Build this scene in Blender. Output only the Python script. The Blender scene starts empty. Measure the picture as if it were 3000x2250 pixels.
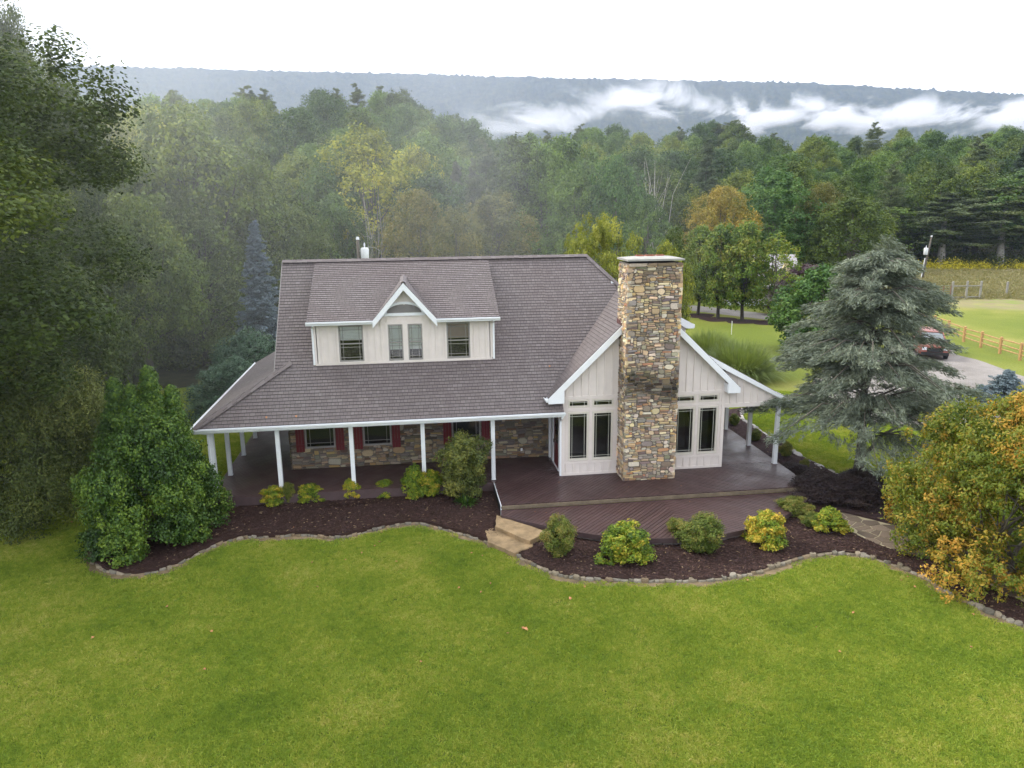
import bpy, math, random
import numpy as np
from mathutils import Vector, Matrix, noise as mn
S = bpy.context.scene
COL = S.collection
# ---------------------------------------------------------------- camera
FPX = 2208.5
CAM = np.array([-5.565, -27.431, 10.319]); YAW, PIT, ROL = 0.13161, 0.23226, -0.01114
_fw = np.array([math.sin(YAW)*math.cos(PIT), math.cos(YAW)*math.cos(PIT), -math.sin(PIT)])
_r = np.array([math.cos(YAW), -math.sin(YAW), 0.0]); _u = np.cross(_r, _fw)
_R = _r*math.cos(ROL) + _u*math.sin(ROL); _U = -_r*math.sin(ROL) + _u*math.cos(ROL)
cd = bpy.data.cameras.new('camera'); cam = bpy.data.objects.new('camera', cd); COL.objects.link(cam)
cd.sensor_width = 36; cd.lens = FPX/3000*36; cd.clip_start = 0.1; cd.clip_end = 20000
cam.matrix_world = Matrix(((_R[0], _U[0], -_fw[0], CAM[0]), (_R[1], _U[1], -_fw[1], CAM[1]), (_R[2], _U[2], -_fw[2], CAM[2]), (0, 0, 0, 1)))
S.camera = cam
# ---------------------------------------------------------------- world, sun, exposure
SUN_EL, SUN_AZ = math.radians(38), math.radians(-62)      # azimuth from +Y towards +X
w = bpy.data.worlds.new('World'); S.world = w; w.use_nodes = True
wn = w.node_tree; wn.nodes.clear()
def wnode(t, **k):
    n = wn.nodes.new(t)
    for a, b in k.items(): setattr(n, a, b)
    return n
sky = wnode('ShaderNodeTexSky', sky_type='NISHITA', sun_disc=False, sun_elevation=SUN_EL, sun_rotation=SUN_AZ)
tc = wnode('ShaderNodeTexCoord')
nz = wnode('ShaderNodeTexNoise'); nz.inputs['Scale'].default_value = 1.1; nz.inputs['Detail'].default_value = 3
dt = wnode('ShaderNodeVectorMath', operation='DOT_PRODUCT'); _v = _fw+_R*0.80+_U*0.60; _v /= np.linalg.norm(_v); dt.inputs[1].default_value = tuple(_v)   # thin cloud towards the right
mr = wnode('ShaderNodeMapRange'); mr.inputs[1].default_value = 0.983; mr.inputs[2].default_value = 1.0; mr.inputs[3].default_value = 0.96; mr.inputs[4].default_value = 0.15
ad = wnode('ShaderNodeMath', operation='MULTIPLY_ADD'); ad.inputs[1].default_value = 0.12; 
mx = wnode('ShaderNodeMix', data_type='RGBA'); mx.inputs[7].default_value = (10.4, 10.6, 10.9, 1)
bg = wnode('ShaderNodeBackground'); bg.inputs[1].default_value = 0.1
out = wnode('ShaderNodeOutputWorld')
L = wn.links.new
L(tc.outputs['Generated'], nz.inputs['Vector']); L(tc.outputs['Generated'], dt.inputs[0]); L(dt.outputs['Value'], mr.inputs[0])
L(nz.outputs['Fac'], ad.inputs[0]); L(mr.outputs[0], ad.inputs[2]); L(ad.outputs[0], mx.inputs[0])
L(sky.outputs[0], mx.inputs[6]); L(mx.outputs[2], bg.inputs[0]); L(bg.outputs[0], out.inputs[0])
sd = bpy.data.lights.new('sun', 'SUN'); sd.energy = 1.8; sd.angle = math.radians(12); sd.color = (1, 0.94, 0.84)
sun = bpy.data.objects.new('sun', sd); COL.objects.link(sun)
sdir = Vector((math.sin(SUN_AZ)*math.cos(SUN_EL), math.cos(SUN_AZ)*math.cos(SUN_EL), math.sin(SUN_EL)))
sun.rotation_euler = sdir.to_track_quat('Z', 'Y').to_euler(); sun.location = (-30, 10, 60)
S.view_settings.view_transform = 'Standard'; S.view_settings.look = 'None'; S.view_settings.gamma = 1
S.view_settings.exposure = 1.12
S.cycles.use_denoising = True; S.cycles.max_bounces = 6; S.cycles.diffuse_bounces = 3; S.cycles.glossy_bounces = 2
S.cycles.transparent_max_bounces = 10; S.cycles.transmission_bounces = 3; S.cycles.volume_bounces = 2
S.cycles.use_adaptive_sampling = True; S.cycles.adaptive_threshold = 0.015
S.cycles.volume_step_rate = 1.0; S.cycles.volume_max_steps = 160; S.cycles.caustics_reflective = False
S.cycles.sample_clamp_indirect = 4
GZ = -0.55                                                   # lawn level; deck floor is z = 0
def ray(px, py): return _fw + _R*(px-1500)/FPX - _U*(py-1125)/FPX
def atz(px, py, z=GZ):
    d = ray(px, py); t = (z-CAM[2])/d[2]; return CAM + t*d
def aty(px, py, y):
    d = ray(px, py); t = (y-CAM[1])/d[1]; return CAM + t*d
def proj(p):
    d = np.asarray(p, float)-CAM; z = d@_fw; return 1500+FPX*(d@_R)/z, 1125-FPX*(d@_U)/z
RNG = np.random.default_rng(7)
# ---------------------------------------------------------------- materials
MATS = {}
def nodemat(name):
    m = bpy.data.materials.new(name); m.use_nodes = True; nt = m.node_tree; b = nt.nodes['Principled BSDF']
    MATS[name] = m; return m, nt, b
def N(nt, t, **k):
    n = nt.nodes.new(t)
    for a, b in k.items(): setattr(n, a, b)
    return n
def ramp(nt, stops, interp='LINEAR'):
    r = N(nt, 'ShaderNodeValToRGB'); r.color_ramp.interpolation = interp; e = r.color_ramp.elements
    while len(e) < len(stops): e.new(0.5)
    for i, (p, c) in enumerate(stops): e[i].position = p; e[i].color = (*c, 1)
    return r
def noise(nt, scale, detail=4, rough=0.6, coord='Object', vec=None, dist=0):
    n = N(nt, 'ShaderNodeTexNoise'); n.inputs['Scale'].default_value = scale; n.inputs['Detail'].default_value = detail
    n.inputs['Roughness'].default_value = rough; n.inputs['Distortion'].default_value = dist
    if vec is None:
        if coord == 'World': vec = N(nt, 'ShaderNodeNewGeometry').outputs['Position']
        else: vec = N(nt, 'ShaderNodeTexCoord').outputs[coord]
    nt.links.new(vec, n.inputs['Vector']); return n
def bump(nt, b, h, strength=0.4, dist=0.02):
    n = N(nt, 'ShaderNodeBump'); n.inputs['Strength'].default_value = strength; n.inputs['Distance'].default_value = dist
    nt.links.new(h, n.inputs['Height']); nt.links.new(n.outputs[0], b.inputs['Normal']); return n
def simple(name, c, rough=0.6, var=0.12, scale=6, bmp=0.15, spec=0.4, metal=0, bscale=60):
    m, nt, b = nodemat(name)
    n = noise(nt, scale, coord='World'); r = ramp(nt, [(0.25, [x*(1-var) for x in c]), (0.75, [min(1, x*(1+var)) for x in c])])
    nt.links.new(n.outputs['Fac'], r.inputs[0]); nt.links.new(r.outputs[0], b.inputs['Base Color'])
    b.inputs['Roughness'].default_value = rough; b.inputs['Specular IOR Level'].default_value = spec; b.inputs['Metallic'].default_value = metal
    if bmp: bump(nt, b, noise(nt, bscale, coord='World').outputs['Fac'], bmp, 0.01)
    return m
M_trim = simple('white_trim', (0.78, 0.80, 0.82), 0.42, 0.05, 3, 0.03)
M_post = simple('white_post_paint', (0.76, 0.78, 0.80), 0.45, 0.06, 4, 0.03)
M_side = simple('pale_siding', (0.70, 0.635, 0.59), 0.6, 0.06, 2.5, 0.1, bscale=30)
M_cream = simple('cream_window_frame', (0.62, 0.58, 0.50), 0.45, 0.04)
M_taupe = simple('taupe_sash', (0.27, 0.255, 0.24), 0.5, 0.06)
M_gutter_in = simple('gutter_trough', (0.25, 0.25, 0.24), 0.6)
M_red = simple('red_shutter_paint', (0.125, 0.012, 0.016), 0.45, 0.15, 8)
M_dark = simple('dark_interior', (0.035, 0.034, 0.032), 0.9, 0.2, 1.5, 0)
M_blind = simple('window_blind', (0.85, 0.86, 0.85), 0.7, 0.05)
M_blindb = simple('brown_blind', (0.40, 0.30, 0.27), 0.7, 0.05)
M_cap = simple('chimney_cap_concrete', (0.33, 0.32, 0.295), 0.85, 0.2, 5, 0.3)
M_clay = simple('clay_flue', (0.27, 0.09, 0.055), 0.8, 0.2)
M_flash = simple('copper_flashing', (0.13, 0.06, 0.055), 0.4, 0.2)
M_oldwood = simple('weathered_timber', (0.17, 0.135, 0.09), 0.75, 0.35, 4, 0.4)
M_slab = simple('sandstone_slab', (0.25, 0.175, 0.095), 0.8, 0.45, 2.6, 0.5, bscale=18)
M_bark = simple('grey_bark', (0.12, 0.105, 0.085), 0.9, 0.4, 5, 0.6, bscale=25)
M_barkd = simple('dark_bark', (0.055, 0.045, 0.038), 0.9, 0.4, 5, 0.6, bscale=25)
M_barkw = simple('pale_bark', (0.36, 0.34, 0.30), 0.9, 0.4, 3, 0.5, bscale=20)
M_mortar = simple('mortar', (0.15, 0.13, 0.11), 0.95, 0.3, 20, 0.4)
M_fence = simple('honey_rail', (0.40, 0.235, 0.095), 0.65, 0.3, 5, 0.3)
M_greywood = simple('grey_fence_wood', (0.26, 0.25, 0.22), 0.85, 0.25)
M_gate = simple('green_gate_metal', (0.16, 0.19, 0.13), 0.5, 0.2)
M_gateR = simple('rusty_gate_metal', (0.22, 0.09, 0.05), 0.6, 0.2)
M_metal = simple('transformer_grey', (0.60, 0.62, 0.62), 0.4, 0.1)
M_black = simple('black_rubber', (0.02, 0.02, 0.02), 0.7, 0.1)
M_chrome = simple('chrome', (0.6, 0.6, 0.6), 0.2, 0.05, metal=1)
M_rim = simple('wheel_rim', (0.35, 0.35, 0.36), 0.3, 0.05, metal=0.8)
M_lamp = simple('headlight_glass', (0.7, 0.72, 0.75), 0.12, 0.05)
M_carp = simple('copper_red_car_paint', (0.30, 0.095, 0.07), 0.35, 0.05, 2, 0, 0.6)
M_deadleaf = simple('dead_leaf', (0.42, 0.19, 0.08), 0.7, 0.5, 3)
def glassmat():
    m = bpy.data.materials.new('window_glass'); m.use_nodes = True; nt = m.node_tree; nt.nodes.clear()
    o = N(nt, 'ShaderNodeOutputMaterial'); mxs = N(nt, 'ShaderNodeMixShader'); fr = N(nt, 'ShaderNodeFresnel'); fr.inputs[0].default_value = 1.6
    t = N(nt, 'ShaderNodeBsdfTransparent'); t.inputs[0].default_value = (0.90, 0.92, 0.90, 1)
    g = N(nt, 'ShaderNodeBsdfGlossy'); g.inputs['Roughness'].default_value = 0.03; g.inputs['Color'].default_value = (0.9, 0.9, 0.9, 1)
    nt.links.new(fr.outputs[0], mxs.inputs[0]); nt.links.new(t.outputs[0], mxs.inputs[1]); nt.links.new(g.outputs[0], mxs.inputs[2]); nt.links.new(mxs.outputs[0], o.inputs[0])
    return m
M_glass = glassmat()
def attrmat(name, rough=0.7, spec=0.35, bscale=30, bstr=0.3, tint=None, bdist=0.01):
    """colour from the mesh attribute 'col' (each stone, board or stroke has its own colour)"""
    m, nt, b = nodemat(name); a = N(nt, 'ShaderNodeAttribute', attribute_name='col')
    n = noise(nt, bscale, coord='World'); mr = N(nt, 'ShaderNodeMapRange'); mr.inputs[3].default_value = 0.72; mr.inputs[4].default_value = 1.28
    mm = N(nt, 'ShaderNodeVectorMath', operation='SCALE')
    nt.links.new(n.outputs['Fac'], mr.inputs[0]); nt.links.new(a.outputs['Color'], mm.inputs[0]); nt.links.new(mr.outputs[0], mm.inputs['Scale'])
    nt.links.new(mm.outputs[0], b.inputs['Base Color']); b.inputs['Roughness'].default_value = rough; b.inputs['Specular IOR Level'].default_value = spec
    if bstr: bump(nt, b, n.outputs['Fac'], bstr, bdist)
    return m
M_stone = attrmat('field_stone', 0.85, 0.25, 22, 0.5)
def deckmat():
    m = attrmat('wet_deck_boards', 0.4, 0.5, 9, 0.25, bdist=0.004); nt = m.node_tree; b = nt.nodes['Principled BSDF']
    n = noise(nt, 0.55, 3, coord='World'); r = N(nt, 'ShaderNodeMapRange'); r.inputs[1].default_value = 0.35; r.inputs[2].default_value = 0.65
    r.inputs[3].default_value = 0.30; r.inputs[4].default_value = 0.58
    nt.links.new(n.outputs['Fac'], r.inputs[0]); nt.links.new(r.outputs[0], b.inputs['Roughness'])
    return m
M_deck = deckmat()
M_decktrim = simple('deck_fascia_paint', (0.072, 0.046, 0.046), 0.55, 0.15)
def shinglemat():
    m, nt, b = nodemat('shingles'); uv = N(nt, 'ShaderNodeUVMap')
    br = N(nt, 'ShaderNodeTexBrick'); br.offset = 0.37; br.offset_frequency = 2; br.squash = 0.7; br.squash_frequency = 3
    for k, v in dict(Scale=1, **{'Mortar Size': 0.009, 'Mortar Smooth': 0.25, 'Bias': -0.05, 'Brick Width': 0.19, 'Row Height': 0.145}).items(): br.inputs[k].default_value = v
    br.inputs['Color1'].default_value = (0.16, 0.16, 0.16, 1); br.inputs['Color2'].default_value = (1, 1, 1, 1); br.inputs['Mortar'].default_value = (0, 0, 0, 1)  # dark tab joints; along each course the same tone paints in a shadow line
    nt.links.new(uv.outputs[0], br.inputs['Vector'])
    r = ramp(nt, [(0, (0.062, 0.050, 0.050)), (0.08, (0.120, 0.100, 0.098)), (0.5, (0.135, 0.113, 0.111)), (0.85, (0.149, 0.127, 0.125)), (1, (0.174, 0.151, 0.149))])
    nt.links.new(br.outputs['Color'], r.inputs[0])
    big = noise(nt, 0.28, 3, coord='World'); rr = ramp(nt, [(0.3, (0.93, 0.90, 0.90)), (0.7, (1.05, 1.07, 1.06))]); nt.links.new(big.outputs['Fac'], rr.inputs[0])
    mu = N(nt, 'ShaderNodeMix', data_type='RGBA', blend_type='MULTIPLY'); mu.inputs[0].default_value = 1
    nt.links.new(r.outputs[0], mu.inputs[6]); nt.links.new(rr.outputs[0], mu.inputs[7])
    fine = noise(nt, 120, 2, coord='World'); mu2 = N(nt, 'ShaderNodeMix', data_type='RGBA', blend_type='MULTIPLY'); mu2.inputs[0].default_value = 0.5
    r3 = ramp(nt, [(0.3, (0.6, 0.6, 0.6)), (0.7, (1.4, 1.4, 1.4))]); nt.links.new(fine.outputs['Fac'], r3.inputs[0])
    nt.links.new(mu.outputs[2], mu2.inputs[6]); nt.links.new(r3.outputs[0], mu2.inputs[7])
    nt.links.new(mu2.outputs[2], b.inputs['Base Color']); b.inputs['Roughness'].default_value = 0.62; b.inputs['Specular IOR Level'].default_value = 0.45
    bump(nt, b, br.outputs['Fac'], -0.5, 0.01)
    return m
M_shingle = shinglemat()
def leafmat(name, c1, c2, c3, trans=0.3, objvar=0.0, spec=0.25, rough=0.55):
    m = bpy.data.materials.new(name); m.use_nodes = True; nt = m.node_tree; b = nt.nodes['Principled BSDF']; o = nt.nodes['Material Output']
    a = N(nt, 'ShaderNodeAttribute', attribute_name='col'); sp = N(nt, 'ShaderNodeSeparateColor'); nt.links.new(a.outputs['Color'], sp.inputs[0])
    m1 = N(nt, 'ShaderNodeMath', operation='MULTIPLY'); m1.inputs[1].default_value = 0.34; nt.links.new(sp.outputs[0], m1.inputs[0])
    m2 = N(nt, 'ShaderNodeMath', operation='MULTIPLY_ADD'); m2.inputs[1].default_value = 0.33; nt.links.new(sp.outputs[1], m2.inputs[0]); nt.links.new(m1.outputs[0], m2.inputs[2])
    m4 = N(nt, 'ShaderNodeMath', operation='MULTIPLY_ADD'); m4.inputs[1].default_value = 0.33; nt.links.new(sp.outputs[2], m4.inputs[0]); nt.links.new(m2.outputs[0], m4.inputs[2])
    fac = m4.outputs[0]
    r = ramp(nt, [(0.12, c1), (0.5, c2), (0.88, c3)]); 
    if objvar:
        oi = N(nt, 'ShaderNodeObjectInfo'); m3 = N(nt, 'ShaderNodeMath', operation='MULTIPLY_ADD'); m3.inputs[1].default_value = objvar
        sub = N(nt, 'ShaderNodeMath', operation='SUBTRACT'); sub.inputs[1].default_value = 0.5; nt.links.new(oi.outputs['Random'], sub.inputs[0])
        nt.links.new(sub.outputs[0], m3.inputs[0]); nt.links.new(fac, m3.inputs[2]); fac = m3.outputs[0]
    nt.links.new(fac, r.inputs[0]); nt.links.new(r.outputs[0], b.inputs['Base Color']); b.inputs['Roughness'].default_value = rough; b.inputs['Specular IOR Level'].default_value = spec
    t = N(nt, 'ShaderNodeBsdfTranslucent'); tm = N(nt, 'ShaderNodeMix', data_type='RGBA', blend_type='MULTIPLY'); tm.inputs[0].default_value = 1; tm.inputs[7].default_value = (1.25, 1.2, 0.5, 1)
    nt.links.new(r.outputs[0], tm.inputs[6]); nt.links.new(tm.outputs[2], t.inputs[0])
    ms = N(nt, 'ShaderNodeMixShader'); ms.inputs[0].default_value = trans
    nt.links.new(b.outputs[0], ms.inputs[1]); nt.links.new(t.outputs[0], ms.inputs[2]); nt.links.new(ms.outputs[0], o.inputs[0])
    return m
# ---------------------------------------------------------------- mesh helpers
def make_mesh(name, V, F, cols=None, uvs=None, mi=None, smooth=False, mats=()):
    """V (n,3); F list of polygons or an (m,k) array"""
    V = np.asarray(V, np.float32).reshape(-1, 3); me = bpy.data.meshes.new(name)
    if isinstance(F, np.ndarray):
        k = F.shape[1]; li = F.ravel().astype(np.int32); ls = np.arange(len(F), dtype=np.int32)*k; nf = len(F)
    else:
        nf = len(F); lens = np.array([len(f) for f in F], np.int32); ls = np.concatenate([[0], np.cumsum(lens)[:-1]]).astype(np.int32) if nf else np.zeros(0, np.int32)
        li = np.concatenate([np.asarray(f, np.int32) for f in F]) if nf else np.zeros(0, np.int32)
    me.vertices.add(len(V)); me.vertices.foreach_set('co', V.ravel()); me.loops.add(len(li)); me.loops.foreach_set('vertex_index', li)
    me.polygons.add(nf); me.polygons.foreach_set('loop_start', ls)
    if mi is not None: me.polygons.foreach_set('material_index', np.asarray(mi, np.int32))
    me.polygons.foreach_set('use_smooth', np.full(nf, smooth, dtype=bool))
    me.update(calc_edges=True)
    if cols is not None:
        c = np.ones((len(V), 4), np.float32); c[:, :3] = cols; at = me.color_attributes.new('col', 'FLOAT_COLOR', 'POINT'); at.data.foreach_set('color', c.ravel())
    if uvs is not None:
        u = me.uv_layers.new(name='UVMap'); u.data.foreach_set('uv', np.asarray(uvs, np.float32)[li].ravel())
    for m in mats: me.materials.append(m)
    me.validate()
    return me
def link(name, me, parent=None):
    o = bpy.data.objects.new(name, me); COL.objects.link(o)
    if parent is not None: o.parent = parent
    return o
def tag(o, label=None, cat=None, group=None, kind=None):
    if label: o['label'] = label
    if cat: o['category'] = cat
    if group: o['group'] = group
    if kind: o['kind'] = kind
    return o
def empty(name, loc=(0, 0, 0), rz=0, **k):
    o = bpy.data.objects.new(name, None); COL.objects.link(o); o.location = loc; o.rotation_euler = (0, 0, rz); o.empty_display_size = 0.3
    return tag(o, **k)
class MB:
    def __init__(s): s.V = []; s.F = []; s.M = []; s.C = []; s.UV = []; s.c = (0.5, 0.5, 0.5); s.m = 0
    def add(s, vs, fs, uv=None):
        b = len(s.V); s.V += [tuple(v) for v in vs]; s.C += [s.c]*len(vs); s.UV += list(uv) if uv is not None else [(0, 0)]*len(vs)
        s.F += [[i+b for i in f] for f in fs]; s.M += [s.m]*len(fs)
    def box(s, x0, x1, y0, y1, z0, z1):
        s.add([(x0, y0, z0), (x1, y0, z0), (x1, y1, z0), (x0, y1, z0), (x0, y0, z1), (x1, y0, z1), (x1, y1, z1), (x0, y1, z1)],
              [(0, 3, 2, 1), (4, 5, 6, 7), (0, 1, 5, 4), (1, 2, 6, 5), (2, 3, 7, 6), (3, 0, 4, 7)])
    def prism(s, poly, vec):
        n = len(poly); P = [np.asarray(p, float) for p in poly]; Q = [p+np.asarray(vec, float) for p in P]
        s.add(P+Q, [list(range(n))[::-1], list(range(n, 2*n))]+[(i, (i+1) % n, (i+1) % n+n, i+n) for i in range(n)])
    def bar(s, a, b, w, h, up=(0, 0, 1)):
        a = Vector(a); b = Vector(b); d = (b-a).normalized(); sx = d.cross(Vector(up)); sx = sx.normalized() if sx.length > 1e-4 else Vector((1, 0, 0)); u = sx.cross(d)
        vs = [p+sx*i*w/2+u*j*h/2 for p in (a, b) for i, j in ((-1, -1), (1, -1), (1, 1), (-1, 1))]
        s.add(vs, [(0, 1, 2, 3), (7, 6, 5, 4), (0, 4, 5, 1), (1, 5, 6, 2), (2, 6, 7, 3), (3, 7, 4, 0)])
    def tube(s, pts, rad, n=6, cap=True):
        pts = [Vector(p) for p in pts]; b = []
        for i, p in enumerate(pts):
            d = (pts[min(i+1, len(pts)-1)]-pts[max(i-1, 0)]).normalized(); x = d.orthogonal().normalized() if i == 0 else (x-d*x.dot(d)).normalized(); y = d.cross(x)
            b += [p+(x*math.cos(2*math.pi*k/n)+y*math.sin(2*math.pi*k/n))*rad[i] for k in range(n)]
        F = [(i*n+k, i*n+(k+1) % n, (i+1)*n+(k+1) % n, (i+1)*n+k) for i in range(len(pts)-1) for k in range(n)]
        if cap: F += [list(range(n))[::-1], list(range((len(pts)-1)*n, len(pts)*n))]
        s.add(b, F)
    def mesh(s, name, mats, smooth=False): return make_mesh(name, s.V, s.F, cols=s.C, uvs=s.UV, mi=s.M, smooth=smooth, mats=mats)
    def obj(s, name, mats, parent=None, smooth=False):
        if not isinstance(mats, (list, tuple)): mats = [mats]
        return link(name, s.mesh(name, mats, smooth), parent)
def clip(poly, a, b, c):      # keep a*x+b*y >= c, poly of 2D points
    o = []
    for i in range(len(poly)):
        p, q = poly[i], poly[(i+1) % len(poly)]; dp = a*p[0]+b*p[1]-c; dq = a*q[0]+b*q[1]-c
        if dp >= 0: o.append(p)
        if dp*dq < 0: t = dp/(dp-dq); o.append((p[0]+t*(q[0]-p[0]), p[1]+t*(q[1]-p[1])))
    return o
def area(poly): return abs(sum(poly[i][0]*poly[(i+1) % len(poly)][1]-poly[(i+1) % len(poly)][0]*poly[i][1] for i in range(len(poly))))/2
def inpoly(P, poly):
    P = np.asarray(P, float); x, y = P[:, 0], P[:, 1]; r = np.zeros(len(P), bool); n = len(poly)
    for i in range(n):
        x1, y1 = poly[i][0], poly[i][1]; x2, y2 = poly[(i+1) % n][0], poly[(i+1) % n][1]
        c = ((y1 > y) != (y2 > y)) & (x < (x2-x1)*(y-y1)/((y2-y1) or 1e-12)+x1); r ^= c
    return r
# ---------------------------------------------------------------- terrain
def az_px(x, y):
    a = np.arctan2(x-CAM[0], y-CAM[1])-YAW
    return np.where(np.abs(a) < 1.3, 1500+FPX*1.028*np.tan(np.clip(a, -1.3, 1.3)), np.where(a > 0, 9000., -9000.))
def elev(px, py):
    d = ray(px, py); return d[2]/math.hypot(d[0], d[1])
SKY_T = [(-900, 180), (-300, 200), (0, 250), (290, 300), (450, 292), (700, 278), (850, 285), (930, 282), (1000, 268), (1100, 262), (1180, 292), (1260, 310), (1330, 335), (1400, 352), (1480, 366), (1550, 404), (1600, 400), (1680, 388), (1800, 388), (1950, 378), (2050, 364), (2130, 360), (2180, 396), (2300, 412), (2400, 402), (2600, 402), (2700, 388), (2800, 386), (3000, 382), (3500, 380), (4500, 380)]
SKY_M = [(-900, 160), (-500, 172), (0, 182), (290, 190), (600, 197), (1000, 207), (1300, 213), (1600, 222), (1900, 229), (2300, 237), (2500, 249), (2750, 263), (3000, 276), (3500, 305), (4500, 340)]
def table(T, f): 
    xs = np.array([t[0] for t in T], float); ys = np.array([f(*t) for t in T], float); return lambda v: np.interp(v, xs, ys)
T_DC = table([(-900, 150), (500, 170), (1500, 190), (1700, 250), (3000, 285), (4500, 290)], lambda a, b: b)
T_D0 = table([(-900, 60), (600, 75), (1500, 88), (1900, 95), (2250, 118), (2500, 142), (3000, 150), (4500, 150)], lambda a, b: b)
T_E = table(SKY_T, elev); T_M = table(SKY_M, elev)
DM = 2600.0
def sst(t): t = np.clip(t, 0, 1); return t*t*(3-2*t)
def H(x, y):
    x = np.asarray(x, float); y = np.asarray(y, float)
    d = np.hypot(x-CAM[0], y-CAM[1]); p = az_px(x, y); front = np.abs(p) < 8000
    dc = T_DC(p); d0 = T_D0(p); hc = np.maximum(CAM[2]+dc*T_E(p)-17.5, 2)
    h = GZ+(hc-GZ)*sst((d-d0)/(dc-d0)*0.93)
    h = np.where(d > dc, hc+(-30-hc)*sst((d-dc)/260), h)
    hm = CAM[2]+DM*T_M(p)
    t = np.clip((d-1250)/(DM-1250), 0, 1); gul = 1+0.09*np.sin(p*0.014+np.sin(p*0.004)*2)*np.sin(t*3.14159)*(1-t)
    far = -30+(hm+30)*(0.35*sst(t)+0.65*np.power(t, 1.25))*gul
    far = np.where(d > DM, hm-(d-DM)*0.12, far)
    h = np.where(d > 1250, far, h)
    kn = 66*np.exp(-((p-1905)/110)**2-((d-1050)/160)**2)+30*np.exp(-((p-2200)/260)**2-((d-1100)/160)**2)
    h = h+kn
    return np.where(front, h, GZ+0*h)
def Hs(x, y): return float(H(np.array([x]), np.array([y]))[0])
def ground():
    az = np.concatenate([np.linspace(-math.pi, -0.95, 40)[:-1], np.linspace(-0.95, 0.95, 1150), np.linspace(0.95, math.pi, 40)[1:]])+YAW
    az[0] = YAW-math.pi; nA = len(az)-1; az = az[:-1]
    d = np.concatenate([[2], np.geomspace(4, 60, 45), np.linspace(62, 320, 110), np.geomspace(330, 1240, 22), np.linspace(1260, 2600, 95), [2612, 2640, 2700, 2800, 2950]])
    A, D = np.meshgrid(az, d); X = CAM[0]+np.sin(A)*D; Y = CAM[1]+np.cos(A)*D; Z = H(X, Y)
    rg = np.random.default_rng(3); tree = rg.normal(0, 1, Z.shape); tree = (tree+np.roll(tree, 1, 1))*0.7
    Z = Z+np.where(D > 1300, tree*2.6-5, 0)+np.where((D > 330) & (D <= 1300), tree*2.5, 0)
    nz = lambda a, b: np.sin(X*a+1.3*np.sin(Y*b))*np.sin(Y*a*1.1+1.7*np.sin(X*b*1.3+2))
    Z = Z+np.where(D > 1300, nz(0.011, 0.006)*12*sst((D-1300)/300)*sst((2600-D)/700), 0)
    P = az_px(X, Y); forest = (D > T_D0(P)-2) | (np.abs(P) > 8000)*(D > 60)
    wl = (X < -17) & (Y > 13) & (X < -17-(Y-13)*-0.1)
    forest = forest | ((X < -19) & (Y > 20) & (P < 640))
    gl = atz(2700, 870); mead = (D > 92+0*P) & (P > 2330) & (~forest)
    C = np.zeros(X.shape+(3,)); C[..., 0] = forest*1.0; C[..., 1] = mead*1.0; C[..., 2] = np.clip(D/3000, 0, 1)
    nR = len(d); V = np.stack([X, Y, Z], -1).reshape(-1, 3); V = np.vstack([V, [[CAM[0], CAM[1], GZ]]])
    i = np.arange(nR-1)[:, None]*nA; j = np.arange(nA)[None, :]; jn = (j+1) % nA
    Q = np.stack([i+j, i+jn, i+nA+jn, i+nA+j], -1).reshape(-1, 4)[:, ::-1]
    F = [list(q) for q in Q]
    me = make_mesh('ground', V, np.ascontiguousarray(Q), cols=np.vstack([C.reshape(-1, 3), [[0, 0, 0]]]), smooth=True, mats=[M_ground])
    return tag(link('ground', me), kind='structure')
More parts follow.
